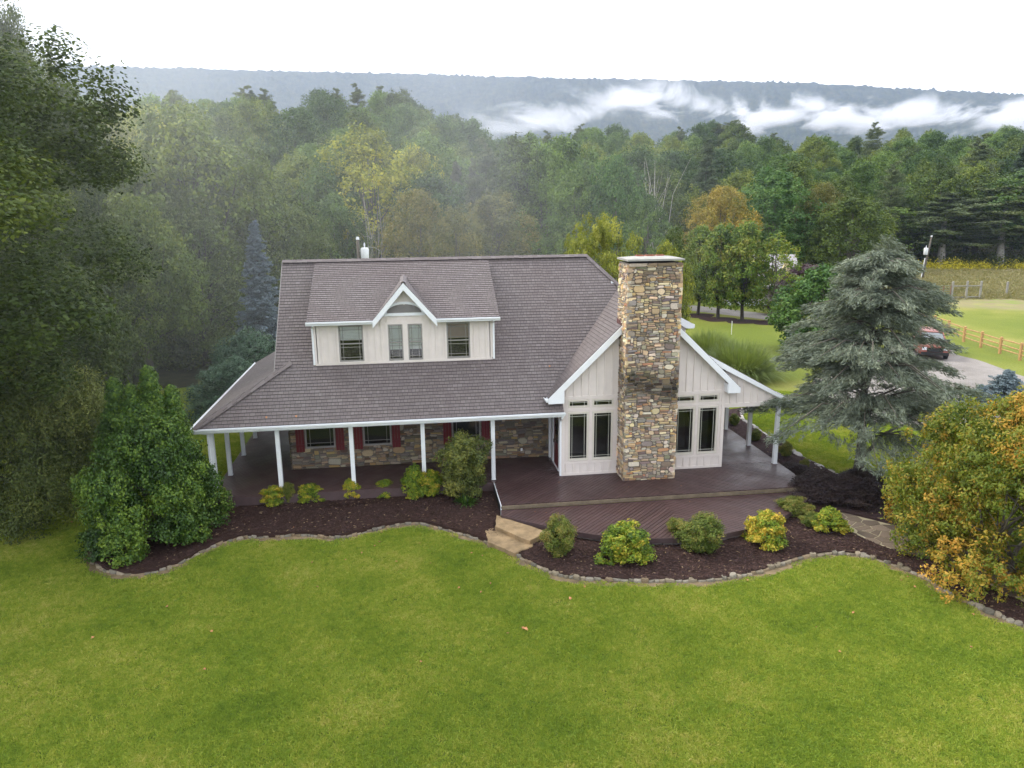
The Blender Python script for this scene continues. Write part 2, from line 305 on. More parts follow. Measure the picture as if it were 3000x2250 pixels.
def groundmat():
    m, nt, b = nodemat('ground_cover'); g = N(nt, 'ShaderNodeNewGeometry').outputs['Position']; a = N(nt, 'ShaderNodeAttribute', attribute_name='col'); sp = N(nt, 'ShaderNodeSeparateColor'); nt.links.new(a.outputs['Color'], sp.inputs[0])
    n1 = noise(nt, 0.33, 5, 0.65, vec=g); n2 = noise(nt, 9, 4, 0.7, vec=g); n3 = noise(nt, 0.05, 4, 0.6, vec=g)
    r1 = ramp(nt, [(0.3, (0.062, 0.102, 0.016)), (0.5, (0.098, 0.138, 0.022)), (0.7, (0.140, 0.158, 0.032))]); nt.links.new(n1.outputs['Fac'], r1.inputs[0])
    r2 = ramp(nt, [(0.3, (0.65, 0.7, 0.6)), (0.7, (1.35, 1.3, 1.3))]); nt.links.new(n2.outputs['Fac'], r2.inputs[0])
    def mix(bt, f, x, y):
        k = N(nt, 'ShaderNodeMix', data_type='RGBA', blend_type=bt)
        if isinstance(f, float): k.inputs[0].default_value = f
        else: nt.links.new(f, k.inputs[0])
        nt.links.new(x, k.inputs[6]); nt.links.new(y, k.inputs[7]); return k.outputs[2]
    lawn = mix('MULTIPLY', 1.0, r1.outputs[0], r2.outputs[0])
    # pasture: straw patches
    np_ = noise(nt, 0.11, 4, 0.6, vec=g); rp = ramp(nt, [(0.38, (0.13, 0.165, 0.028)), (0.55, (0.18, 0.20, 0.04)), (0.75, (0.29, 0.25, 0.085))]); nt.links.new(np_.outputs['Fac'], rp.inputs[0])
    dist = N(nt, 'ShaderNodeVectorMath', operation='DISTANCE'); dist.inputs[1].default_value = tuple(CAM); nt.links.new(g, dist.inputs[0])
    mrd = N(nt, 'ShaderNodeMapRange'); mrd.inputs[1].default_value = 32; mrd.inputs[2].default_value = 60; nt.links.new(dist.outputs['Value'], mrd.inputs[0])
    lawn = mix('MIX', mrd.outputs[0], lawn, mix('MULTIPLY', 0.7, rp.outputs[0], r2.outputs[0]))
    rm = ramp(nt, [(0.35, (0.19, 0.23, 0.06)), (0.52, (0.235, 0.20, 0.11)), (0.68, (0.26, 0.27, 0.08))]); nt.links.new(n1.outputs['Fac'], rm.inputs[0])
    c = mix('MIX', sp.outputs[1], lawn, rm.outputs[0])
    nf = noise(nt, 1.4, 5, 0.7, vec=g); rf = ramp(nt, [(0.35, (0.018, 0.020, 0.010)), (0.6, (0.045, 0.042, 0.020)), (0.8, (0.085, 0.065, 0.030))]); nt.links.new(nf.outputs['Fac'], rf.inputs[0])
    c = mix('MIX', sp.outputs[0], c, rf.outputs[0])
    nm = noise(nt, 0.045, 6, 0.75, vec=g); rmm = ramp(nt, [(0.38, (0.012, 0.022, 0.014)), (0.5, (0.030, 0.044, 0.020)), (0.62, (0.065, 0.065, 0.028))]); nt.links.new(nm.outputs['Fac'], rmm.inputs[0])
    mf = N(nt, 'ShaderNodeMath', operation='GREATER_THAN'); mf.inputs[1].default_value = 0.115; nt.links.new(sp.outputs[2], mf.inputs[0])
    c = mix('MIX', mf.outputs[0], c, rmm.outputs[0])
    nt.links.new(c, b.inputs['Base Color']); b.inputs['Roughness'].default_value = 0.9; b.inputs['Specular IOR Level'].default_value = 0.1
    bump(nt, b, n2.outputs['Fac'], 0.5, 0.05)
    return m
M_ground = groundmat()
ground()
# ---------------------------------------------------------------- foliage
def leaf_cloud(cen, rad, cnt, size, rg, up=0.35, width=0.32, squash=(1, 1, 1), outward=None, droop=0.0, per=0):
    """kite leaves in clumps. cen (k,3), rad (k,), cnt leaves per clump"""
    cen = np.asarray(cen, float); rad = np.asarray(rad, float); k = len(cen); idx = np.repeat(np.arange(k), cnt); n = len(idx)
    d = rg.normal(size=(n, 3)); d /= np.linalg.norm(d, axis=1)[:, None]
    r = rad[idx]*np.power(rg.random(n), 0.45); P = cen[idx]+d*r[:, None]*np.array(squash)
    nm = d*0.6+rg.normal(size=(n, 3))*0.55+np.array([0, 0, up]); 
    if outward is not None: nm = nm+outward[idx]*0.5
    nm /= np.linalg.norm(nm, axis=1)[:, None]
    t = rg.normal(size=(n, 3)); t[:, 2] -= droop; t -= nm*(t*nm).sum(1)[:, None]; t /= np.linalg.norm(t, axis=1)[:, None]; b = np.cross(nm, t)
    s = (size*(0.65+0.7*rg.random(n)))[:, None]
    V = np.stack([P-t*s*0.5, P+b*s*width-nm*s*0.06, P+t*s*0.5, P-b*s*width-nm*s*0.06], 1).reshape(-1, 3)
    F = np.arange(4*n, dtype=np.int32).reshape(-1, 4)
    cr = rg.random(k); C = np.zeros((n, 3)); C[:, 0] = rg.random(n); C[:, 1] = cr[idx]; C[:, 2] = rg.random(60)[(np.arange(k)//max(1, per)) % 60][idx] if per else 0.5
    return V, F, np.repeat(C, 4, axis=0)
def lobes_shell(lobes, per, rg, inner=0.55, zcut=-0.75):
    cen = []; outw = []
    for (x, y, z, rx, ry, rz) in lobes:
        d = rg.normal(size=(per*2, 3)); d /= np.linalg.norm(d, axis=1)[:, None]; d = np.vstack([d[d[:, 2] > zcut], d])[:per]
        r = inner+(1-inner)*np.power(rg.random(len(d)), 0.6)
        cen.append(np.array([x, y, z])+d*r[:, None]*np.array([rx, ry, rz])); outw.append(d)
    return np.vstack(cen), np.vstack(outw)
def branches(mb, base, targets, r0, rg, n=6, fork=0.45, lean=0.0):
    base = np.asarray(base, float)
    for t in targets:
        t = np.asarray(t, float); 
        m1 = base*(1-fork)+t*fork; m1[2] = base[2]+(t[2]-base[2])*fork*0.75; m1 += rg.normal(size=3)*0.04*np.linalg.norm(t-base)
        mb.tube([base, (base+m1)/2+rg.normal(size=3)*0.02*np.linalg.norm(t-base), m1, (m1+t)/2+rg.normal(size=3)*0.03*np.linalg.norm(t-base), t], [r0, r0*0.8, r0*0.6, r0*0.35, r0*0.12], n)
def broadleaf(seed, Ht, W, tr, leaf, lobes_n, per, cnt, mat, bark=None, crad=None, zlo=0.22, top=1.0, shape='round', width=0.32, up=0.35, zcut=-0.75, lobe_r=0.27, stems=1, inner=0.55):
    rg = np.random.default_rng(seed); lobes = []
    for i in range(lobes_n):
        f = (i+0.5)/lobes_n; z = zlo+(top-0.14-zlo)*f
        q = {'round': math.sin(math.pi*min(1, (f*0.80+0.17)))**0.8, 'egg': math.sin(math.pi*(f*0.72+0.22))**0.7, 'cone': (1-f)*0.9+0.12, 'column': 0.55+0.35*math.sin(math.pi*(f*0.8+0.15)), 'vase': 0.4+0.6*f, 'dome': math.sqrt(max(0.05, 1-f*f*0.92))}[shape]
        a = i*2.4+rg.random()*0.9; rr = W/2*q*(0.50+0.25*rg.random()); lr = W*lobe_r*(0.75+0.5*rg.random())*(0.65+0.35*q)
        if f > 0.88: rr *= 0.3
        lobes.append((rr*math.cos(a), rr*math.sin(a), z*Ht, lr, lr, lr*(0.7+0.3*rg.random())))
    cen, ow = lobes_shell(lobes, per, rg, inner, zcut)
    cr = crad or W*0.055; V, F, C = leaf_cloud(cen, cr*(0.7+0.6*rg.random(len(cen))), cnt, leaf, rg, up=up, width=width, outward=ow, per=per)
    sc = Ht/max(V[:, 2].max(), 1e-3); V[:, 2] = np.where(V[:, 2] > 0.03, V[:, 2]*sc, 0.03)
    crown = make_mesh('crown', V, F, cols=C, mats=[mat])
    mb = MB(); r = tr
    if stems == 1:
        tz = Ht*(zlo+0.25*(1-zlo)); mb.tube([(0, 0, -0.6), (0, 0, 0), (0.01*Ht, 0, tz*0.5), (0, 0.01*Ht, tz), (0, 0, Ht*0.8)], [r*1.5, r*1.15, r*0.85, r*0.65, r*0.12], 10)
        for z in (0.5, 0.75, 1.0): branches(mb, (0, 0, tz*z), [cen[i] for i in rg.choice(len(cen), min(len(cen), 9), replace=False)], r*0.42, rg)
    else:
        for s in range(stems):
            a = s*2.4; t = lobes[int(rg.integers(len(lobes)))]
            branches(mb, (0.15*r*10*math.cos(a), 0.15*r*10*math.sin(a), -0.1), [(t[0], t[1], t[2]*0.9)], r, rg)
            branches(mb, (t[0]*0.3, t[1]*0.3, t[2]*0.4), [cen[i] for i in rg.choice(len(cen), 3, replace=False)], r*0.5, rg, 5)
    trunk = mb.mesh('trunk', [bark or M_bark], True)
    return dict(crown=crown, trunk=trunk, H=Ht, W=W)
def conifer(seed, Ht, W, tr, mat, leaf=0.3, whorls=16, arms=6, tuft=26, zlo=0.25, droop=-0.05, bark=None, prof=None, flat=0.3, width=0.14, gap=0.15, tuftr=0.5, twig=5):
    rg = np.random.default_rng(seed); mb = MB(); mb.tube([(0, 0, -0.6), (0, 0, 0), (0.01*Ht, 0, Ht*0.5), (0, 0, Ht)], [tr*1.4, tr, tr*0.6, tr*0.08], 8); cen = []; trs = []
    for i in range(whorls):
        f = (i+rg.random()*0.5)/whorls; z0_ = Ht*(zlo+(0.975-zlo)*f); q = (prof or (lambda f: (1-f)**0.8*0.95+0.05))(f)
        for j in range(arms):
            if rg.random() < gap: continue
            a = j*2*math.pi/arms+i*0.7+rg.random()*1.1; Ln = W/2*q*(0.55+0.6*rg.random()); dz = (droop+rg.normal()*0.10)*Ln; z = z0_+rg.normal()*Ht*0.45/whorls
            e = np.array([math.cos(a)*Ln, math.sin(a)*Ln, z+dz+0.08*Ln]); s0 = np.array([0, 0, z])
            mb.tube([s0, (s0+e)/2+np.array([0, 0, 0.06*Ln]), e], [tr*0.28*(1-f*0.7), tr*0.16*(1-f*0.7), tr*0.05], 4)
            for t in np.linspace(0.35, 1.0, twig):
                c = s0*(1-t)+e*t; sp = 0.32*Ln*(1.15-t); pd = np.array([-math.sin(a), math.cos(a), 0])
                for sg in (-1, 0, 1): cen.append(c+pd*sg*sp*(0.5+0.5*rg.random())+rg.normal(size=3)*0.05*W*0.3); trs.append(tuftr*(0.30+0.70*min(1, q*1.6)))
    cen = np.array(cen); V, F, C = leaf_cloud(cen, np.array(trs), tuft, leaf, rg, up=0.9, width=width, squash=(1, 1, flat))
    crown = make_mesh('crown', V, F, cols=C, mats=[mat])
    return dict(crown=crown, trunk=mb.mesh('trunk', [bark or M_barkd], True), H=Ht, W=W)
def plant(kind, name, loc, sx, sz, rz, label, cat='tree', group=None, parts=('trunk', 'crown')):
    o = empty(name, loc, rz, label=label, cat=cat, group=group); o.scale = (sx, sx, sz)
    for p in ('trunk', 'crown'): link(parts[0] if p == 'trunk' else parts[1], kind[p], o)
    return o
def ppos(px, dist):
    a = math.atan((px-1500)/FPX/1.028)+YAW; x = CAM[0]+math.sin(a)*dist; y = CAM[1]+math.cos(a)*dist; return x, y
def plant_px(kind, name, px, top, wpx, dist, label, cat='tree', group=None, rz=None, **k):
    x, y = ppos(px, dist); z = Hs(x, y)
    e = elev(px, top); zt = CAM[2]+dist*e; wd = wpx*dist/FPX/math.cos(math.atan((px-1500)/FPX))
    s_ = max(0.2, zt-z)/kind['H']; wd = max(wd, 0.68*s_*kind['W'])
    return plant(kind, name, (x, y, z), wd/kind['W'], s_, RNG.random()*6.28 if rz is None else rz, label, cat, group, **k)
# ================================================================ the house
house = empty('farmhouse', (0, 0, 0), label='pale board-and-batten farmhouse with grey shingle roof, tall field-stone chimney and wraparound porch', cat='house')
GYL = 0.0; SLP = 1.004; YG, ZG = -0.356, 2.679; RY, RZ = 5.127, 8.168; RX0, RX1 = -10.789, 2.112; XL = -13.506
GX, GZR, GYF = 3.257, 6.942, -0.302; GS = 0.965
def zmain(y): return ZG+(y-YG)*(RZ-ZG)/(RY-YG)
def roof_plane(name, poly, zf, down, parent, th=0.10, course=0.145):
    """poly: convex plan polygon; zf(x,y) plane; down: unit plan direction of the fall. laid in real courses"""
    dx, dy = down; p0 = np.array(poly[0], float); g = (zf(p0[0]+dx*-1, p0[1]+dy*-1)-zf(*p0)); k = math.sqrt(1+g*g); mb = MB()
    nrm = np.array([dx*g, dy*g, 1.0])/k
    s = [-(p[0]*dx+p[1]*dy) for p in poly]; s0, s1 = min(s), max(s); step = course/k; n = int((s1-s0)/step)+1
    tx, ty = -dy, dx
    for i in range(n):
        a, b = s0+i*step, s0+(i+1)*step
        q = clip(clip(list(poly), -dx, -dy, a), dx, dy, -b)
        if len(q) < 3 or area(q) < 1e-4: continue
        vs = []; uv = []
        for (x, y) in q:
            ss = -(x*dx+y*dy); f = (b-ss)/step; l = 0.016*f+0.004
            vs.append(np.array([x, y, zf(x, y)])+nrm*l); uv.append((x*tx+y*ty+13.0, min((ss-s0)*k, (i+1)*course-1e-4)+7*course))
        m = len(q); vs2 = []
        for (x, y) in q: vs2.append(np.array([x, y, zf(x, y)])-nrm*0.012)
        F = [list(range(m))]; 
        for j in range(m):
            jj = (j+1) % m
            F.append([j, j+m, jj+m, jj])
        mb.add(vs+vs2, F, uv+uv)
    und = [np.array([x, y, zf(x, y)-th]) for x, y in poly]; top = [np.array([x, y, zf(x, y)-0.008]) for x, y in poly]; m = len(poly); mb.m = 1
    mb.add(top+und, [list(range(m, 2*m))[::-1]]+[(j+m, (j+1) % m+m, (j+1) % m, j) for j in range(m)])
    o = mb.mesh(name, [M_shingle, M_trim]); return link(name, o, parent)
roof = roof_plane('roof', [(XL, YG), (0.0, YG), (0.0, RY), (RX0, RY), (RX0, 1.271)], lambda x, y: zmain(y), (0, -1), house)
zm = lambda x, y: zmain(y)
roof_plane('main_roof', [(0.0, 0.55), (GX, 3.875), (RX1, RY), (0.0, RY)], zm, (0, -1), house)
zlp = lambda x, y: ZG+(x-XL)*(4.306-ZG)/(RX0-XL)
roof_plane('porch_roof', [(XL, YG), (RX0, 1.271), (-10.62, 1.4), (-10.62, 10.1), (RX0, 10.1), (XL, 11.763)], zlp, (-1, 0), house)
zcl = lambda x, y: GZR-(GX-x)*GS
zcr = lambda x, y: GZR-(x-GX)*GS
el_x = -0.60; er_x = 7.0
roof_plane('gable_roof', [(el_x, GYF), (GX, GYF), (GX, 3.9), (el_x, 0.02)], zcl, (-1, 0), house)
roof_plane('gable_roof', [(GX, GYF), (er_x, GYF), (er_x, 3.9), (GX, 3.9)], zcr, (1, 0), house)
roof_plane('gable_roof', [(GX, 3.9), (er_x, 3.9), (er_x, 9.6), (RX1-.02, RY)], lambda x, y: zcr(x, y)+0.003, (1, 0), house)
roof_plane('main_roof', [(RX0, RY), (RX1, RY), (6.6, 10.6), (RX0, 10.6)], lambda x, y: RZ-(y-RY)*SLP, (0, 1), house)
zrp = lambda x, y: 2.70+0.552*(9.19-x)
roof_plane('porch_roof', [(5.55, -0.12), (9.19, -0.12), (9.19, 10.4), (5.55, 10.4)], zrp, (1, 0), house)
DY, DE, ZE = 1.440, 1.113, 6.185; DS = (RZ-0.02-ZE)/(RY-DE)
zd = lambda x, y: ZE+(y-DE)*DS
DX0, DX1 = -9.475, -2.244; gA = -5.848; gL, gR = -7.02, -4.66; gZ = 7.55; gE = 6.17
yv = DE+(gZ-ZE)/DS
for poly in ([(DX0, DE), (gL, DE), (gL, RY), (DX0, RY)], [(gR, DE), (DX1, DE), (DX1, RY), (gR, RY)], [(gL, DE), (gA, yv), (gA, RY), (gL, RY)], [(gA, yv), (gR, DE), (gR, RY), (gA, RY)]):
    roof_plane('dormer_roof', poly, zd, (0, -1), house)
GSs = (gZ-gE)/(gA-gL)
roof_plane('dormer_gable_roof', [(gL-.02, DE-.02), (gA, DE-.02), (gA, yv)], lambda x, y: gZ+0.03-(gA-x)*GSs, (-1, 0), house, course=0.125, th=0.05)
roof_plane('dormer_gable_roof', [(gA, DE-.02), (gR+.02, DE-.02), (gA, yv)], lambda x, y: gZ+0.03-(x-gA)*GSs, (1, 0), house, course=0.125, th=0.05)
# side dormer on the far slope
zsd = lambda x, y: 5.20+(6.6-x)*0.53
roof_plane('side_dormer_roof', [(2.9, 4.0), (6.6, 4.0), (6.6, 8.2), (3.9, 8.2)], zsd, (1, 0), house)
mb = MB(); mb.prism([(3.2, 4.12, 6.9), (6.35, 4.12, 3.8), (6.35, 4.12, 5.24)], (0, 4.0, 0)); mb.obj('side_dormer_wall', M_side, house)
mb = MB(); mb.prism([(3.3, 3.96, zsd(3.3, 0)+0.01), (6.68, 3.96, zsd(6.68, 0)+0.01), (6.68, 3.96, zsd(6.68, 0)-0.16), (6.35, 3.96, zsd(6.68, 0)-0.16), (3.3, 3.96, zsd(3.3, 0)-0.22)], (0, 0.035, 0)); mb.box(6.61, 6.72, 4.0, 8.2, 5.02, 5.16); mb.obj('rake_board', M_trim, house)
# ridge and hip caps
def cap(pts, wd=0.15, lift=0.035, name='ridge_cap'):
    mb = MB()
    for a, b in zip(pts[:-1], pts[1:]):
        a = Vector(a); b = Vector(b); d = b-a; n = max(1, int(d.length/0.2)); sx = d.cross(Vector((0, 0, 1))).normalized()
        for i in range(n):
            p = a+d*(i/n); q = a+d*((i+1)/n); l0, l1 = lift+0.012, lift
            dr = Vector((0, 0, -wd*0.55))
            u0 = random.random()*9
            mb.add([p+sx*wd+dr+Vector((0, 0, l0)), p+Vector((0, 0, l0+0.012)), p-sx*wd+dr+Vector((0, 0, l0)), q+sx*wd+dr+Vector((0, 0, l1)), q+Vector((0, 0, l1+0.012)), q-sx*wd+dr+Vector((0, 0, l1))],
                   [(0, 1, 4, 3), (1, 2, 5, 4), (0, 2, 1)], [(u0, .05), (u0+.1, .05), (u0+.2, .05), (u0, .1), (u0+.1, .1), (u0+.2, .1)])
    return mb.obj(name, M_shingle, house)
cap([(RX0, RY, RZ), (RX1, RY, RZ)], 0.17, 0.05); cap([(RX1, RY, RZ), (GX+0.02, 3.9, GZR+.02)], 0.15)
cap([(GX, 3.9, GZR), (GX, GYF, GZR)], 0.15, 0.03); cap([(RX0+.55, 1.271+.3, 4.306+.32), (XL, YG, ZG)], 0.19, 0.03, 'hip_cap'); cap([(gA, yv+.1, gZ+.02), (gA, DE-.03, gZ+.02)], 0.13, 0.04)
# dormer cheeks, left gable wall
mb = MB()
for x, sx in ((-9.272, -1), (-2.505, 1)):
    mb = MB(); mb.prism([(x, DY, zmain(DY)-.1), (x, DY, zd(0, DY)-.02), (x, RY-.3, zd(0, RY-.3)-.05), (x, RY-.3, zmain(RY-.3)-.1)], (-sx*0.1, 0, 0)); mb.obj('dormer_cheek', M_side, house)
mb = MB(); mb.prism([(-10.64, 0.9, 0), (-10.64, 10.4, 0), (-10.64, 10.4, 2.9), (-10.64, RY, RZ-.13), (-10.64, 1.3, 4.2), (-10.64, 2.46, 2.7), (-10.64, 2.46, 0)][1:], (0.12, 0, 0))
mb.obj('wall', M_side, house)
mb = MB(); mb.prism([(RX0-.03, 1.25, 4.29), (RX0-.03, RY, RZ-.0), (RX0-.03, RY, RZ-.2), (RX0-.03, 1.35, 4.17)], (0.04, 0, 0)); mb.obj('rake_board', M_taupe, house)
mb = MB(); mb.box(-10.5, 6.45, 10.2, 10.3, -0.4, 2.7); mb.prism([(6.49, 0.02, 0), (6.49, 10.2, 0), (6.49, 10.2, 3.3), (6.49, 0.02, 3.3)], (-.1, 0, 0)); mb.obj('wall', M_side, house)
# ---- walls with openings (front walls face -Y)
def wall_grid(mb, x0, x1, z0, z1, y, holes, deep=0.5):
    xs = sorted({x0, x1, *[h[i] for h in holes for i in (0, 1)]}); zs = sorted({z0, z1, *[h[i] for h in holes for i in (2, 3)]})
    for i in range(len(xs)-1):
        for j in range(len(zs)-1):
            cx, cz = (xs[i]+xs[i+1])/2, (zs[j]+zs[j+1])/2
            if any(h[0] < cx < h[1] and h[2] < cz < h[3] for h in holes): continue
            mb.add([(xs[i], y, zs[j]), (xs[i+1], y, zs[j]), (xs[i+1], y, zs[j+1]), (xs[i], y, zs[j+1])], [(0, 1, 2, 3)])
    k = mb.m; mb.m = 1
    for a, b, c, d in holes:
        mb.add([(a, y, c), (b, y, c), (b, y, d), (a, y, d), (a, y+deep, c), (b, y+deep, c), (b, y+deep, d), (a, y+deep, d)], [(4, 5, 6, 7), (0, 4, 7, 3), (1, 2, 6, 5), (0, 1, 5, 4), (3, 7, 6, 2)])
    mb.m = k
def frame_ring(mb, a, b, c, d, y0, y1, w, wb=None):
    wb = wb or w; mb.box(a, a+w, y0, y1, c, d); mb.box(b-w, b, y0, y1, c, d); mb.box(a+w, b-w, y0, y1, c, c+wb); mb.box(a+w, b-w, y0, y1, d-w, d)
def window(a, b, c, d, y, mat, fw=0.06, dh=False, blind=None, muntin=None, inset=0.12, inz=None):
    """a..b in x, c..d in z, wall plane y; prairie muntins"""
    mb = MB(); frame_ring(mb, a-.002, b+.002, c-.002, d+.002, y-0.035, y+0.05, fw, fw*1.2)
    mid = (c+d)/2
    if dh: mb.box(a+fw, b-fw, y-0.02, y+0.03, mid-0.022, mid+0.022)
    w = mb.obj('window', mat, house)
    mb = MB(); mb.add([(a+fw*.8, y+0.018, c+fw), (b-fw*.8, y+0.018, c+fw), (b-fw*.8, y+0.018, d-fw), (a+fw*.8, y+0.018, d-fw)], [(0, 1, 2, 3)]); mb.obj('pane', M_glass, w)
    mb = MB(); t = 0.009; ys = (y+0.004, y+0.014)
    for (z0, z1, lo, hi) in ([(c+fw, mid-.022, True, True), (mid+.022, d-fw, True, True)] if dh else [(c+fw, d-fw, True, True)]):
        ih = inset*1.15 if z1-z0 > 0.45 else 99
        for x in (a+fw+inset, b-fw-inset): mb.box(x-t, x+t, *ys, z0, z1)
        for z in ((z0+ih, z1-ih) if ih < 9 else ()): mb.box(a+fw, b-fw, ys[0]-.002, ys[1]+.001, z-t, z+t)
        if ih > 9 and inz: mb.box(a+fw, b-fw, ys[0]-.002, ys[1]+.001, z1-inz-t, z1-inz+t)
    mb.obj('muntins', muntin or mat, w)
    if blind:
        bm, z0 = blind; mb = MB(); n = int((d-fw-z0)/0.05)
        for i in range(n):
            z = z0+i*(d-fw-z0)/n; mb.add([(a+fw, y+0.035, z), (b-fw, y+0.035, z), (b-fw, y+0.055, z+0.048), (a+fw, y+0.055, z+0.048)], [(0, 1, 2, 3)])
        mb.obj('blind', bm, w)
    return w
# ---- bay (great room) front wall, y = 0
BW = 6.495
mirror = lambda a, b: (BW-b, BW-a)
tall = [(0.235, 1.035, 0.60, 2.55), (1.19, 2.0, 0.60, 2.55)]; tall += [mirror(a, b)+(c, d) for a, b, c, d in tall]
tran = [(0.235, 1.035, 2.745, 3.035), (1.19, 2.0, 2.745, 3.035)]; tran += [mirror(a, b)+(c, d) for a, b, c, d in tran]
mb = MB(); wall_grid(mb, 0, BW, 0, 3.1, 0.0, tall+tran, 0.9)
zu = lambda x: GZR-abs(x-GX)*GS-0.13
mb.add([(0, 0, 3.1), (BW, 0, 3.1), (BW, 0, zu(BW)), (GX, 0, zu(GX)), (0, 0, zu(0))], [(0, 1, 2, 3, 4)])
def bat(mb, x, z0, z1, y, w=0.055, t=0.038): mb.box(x-w/2, x+w/2, y-t, y+0.001, z0, z1)
x = 0.17
while x < BW-.1:
    if not 2.2 < x < 4.2: bat(mb, x, 3.18, zu(x)-.02, 0)
    x += 0.297
for k in range(7):
    for x0 in (0.16, 4.36): bat(mb, x0+k*0.29, 0.11, 0.47, 0)
def hb(mb, x0, x1, z0, z1, y, t=0.028): mb.box(x0, x1, y-t, y+0.001, z0, z1)
for s in (0, 1):
    X = (lambda a, b: (a, b)) if not s else mirror
    for (z0, z1) in ((0, 0.10), (0.47, 0.56), (2.60, 2.70), (3.07, 3.19)): hb(mb, *X(0.09, 2.215), z0, z1, 0)
    for (x0, x1) in ((0.0, 0.10), (1.075, 1.15), (2.04, 2.12), (0.135, 0.20)): hb(mb, *X(x0, x1), 0.56, 3.07, 0, 0.024)
    hb(mb, *X(-0.035, 0.09), 0, 3.4, 0, 0.035)
mb.obj('wall', [M_side, M_dark], house)
M_munt = simple('pale_muntin', (0.42, 0.42, 0.36), 0.4, 0.03)
for a, b, c, d in tall: window(a, b, c, d, 0, M_cream, 0.07, muntin=M_munt, inset=0.085)
for a, b, c, d in tran: window(a, b, c, d, 0, M_cream, 0.055, muntin=M_munt, inset=0.11, inz=0.05)
# side wall of the bay facing the porch, with the red door
mb = MB(); mb.box(0.0, 0.1, 0.03, 0.55, 0, 3.4); mb.box(0, 0.1, 0.55, 2.38, 2.2, 3.4); mb.box(0.0, 0.1, 2.1, 2.46, 0, 2.2); mb.obj('wall', M_side, house)
mb = MB(); mb.box(-0.04, 0.05, 0.47, 0.56, 0, 2.28); mb.box(-0.04, 0.05, 1.62, 1.71, 0, 2.28); mb.box(-0.04, 0.05, 0.56, 1.62, 2.18, 2.28); mb.box(-0.06, 0.05, 0.56, 1.62, 0, 0.03)
mb.box(-0.05, 0.04, 1.71, 2.10, 0, 2.28); mb.box(-0.10, 0.0, 2.24, 2.43, 0, 2.7); door = mb.obj('door', M_trim, house)
mb = MB(); mb.box(-0.01, 0.03, 0.57, 1.61, 0.03, 1.0); mb.box(-0.01, 0.03, 0.57, 0.69, 1.0, 2.17); mb.box(-0.01, 0.03, 1.49, 1.61, 1.0, 2.17); mb.box(-0.01, 0.03, 0.69, 1.49, 2.05, 2.17); mb.obj('door_leaf', M_red, door)
mb = MB(); mb.box(0.0, 0.015, 0.69, 1.49, 1.0, 2.05); mb.obj('pane', M_glass, door)
mb = MB(); mb.box(-0.055, -0.01, 1.50, 1.53, 0.9, 1.05); mb.box(-0.06, -0.045, 1.40, 1.53, 0.95, 0.97); mb.obj('handle', M_chrome, door)
mb = MB(); mb.box(-0.02, 0.08, 0.045, 0.5, 2.28, 2.6); 
# ---- dormer front wall
dw = [(-8.36, -7.44, 4.57, 5.97), (-6.50, -5.945, 4.57, 5.955), (-5.75, -5.20, 4.57, 5.955), (-4.27, -3.37, 4.57, 5.97)]
mb = MB(); wall_grid(mb, -9.272, -2.505, 4.40, 6.02, DY, dw, 0.6)
mb.add([(-9.272, DY, 6.02), (-2.505, DY, 6.02), (-2.505, DY, 6.28), (gR-.1, DY, 6.28), (gA, DY, gZ-.15), (gL+.1, DY, 6.28), (-9.272, DY, 6.28)], [(0, 1, 2, 3, 4, 5, 6)])
for x in (-9.0, -8.73, -8.5, -7.25, -6.98, -6.75, -4.93, -4.67, -4.42, -3.2, -2.98, -2.75): bat(mb, x, 4.56, 6.2, DY)
for x in (-6.5, -6.24, -5.98, -5.72, -5.46, -5.2): bat(mb, x, 6.04, 6.29, DY)
bat(mb, gA, 6.7, 7.35, DY)
hb(mb, -9.272, -2.505, 4.44, 4.555, DY); hb(mb, -6.62, -5.08, 5.965, 6.045, DY, 0.032); hb(mb, -8.44, -7.36, 4.54, 4.58, DY, 0.05)
for x0, x1 in ((-8.44, -8.362), (-7.438, -7.36), (-6.60, -6.502), (-5.943, -5.752), (-5.198, -5.10), (-4.35, -4.272), (-3.368, -3.29), (-9.30, -9.2), (-2.58, -2.477)): hb(mb, x0, x1, 4.556, 6.2 if x0 in (-9.30, -2.58) else 5.964, DY, 0.03)
mb.obj('dormer_wall', [M_side, M_dark], house)
window(*dw[0], DY, M_taupe, 0.055, True, (M_blind, 5.42), inset=0.10); window(*dw[1], DY, M_taupe, 0.05, True, (M_blind, 4.98), inset=0.09)
window(*dw[2], DY, M_taupe, 0.05, True, (M_blind, 4.98), inset=0.09); window(*dw[3], DY, M_taupe, 0.055, True, (M_blindb, 5.35), inset=0.10)
# arched vent
mb = MB(); n = 14; A = [(gA-.01+0.66*math.cos(math.pi*i/n), 6.40+0.33*math.sin(math.pi*i/n)) for i in range(n+1)]; B = [(gA-.01+0.77*math.cos(math.pi*i/n), 6.39+0.43*math.sin(math.pi*i/n)) for i in range(n+1)]
for i in range(n): mb.prism([(A[i][0], DY-.05, A[i][1]), (B[i][0], DY-.05, B[i][1]), (B[i+1][0], DY-.05, B[i+1][1]), (A[i+1][0], DY-.05, A[i+1][1])], (0, 0.05, 0))
mb.box(-6.66, -5.06, DY-.06, DY, 6.285, 6.395); vent = mb.obj('arched_vent', M_trim, house)
mb = MB()
for i in range(7):
    z = 6.40+i*0.045; hw = 0.66*math.sqrt(max(0, 1-((z-6.40)/0.33)**2)); mb.prism([(gA-hw, DY-.005, z+.04), (gA+hw, DY-.005, z+.04), (gA+hw, DY-.04, z), (gA-hw, DY-.04, z)], (0, -0.004, 0.006))
mb.obj('louvre', M_taupe, vent)
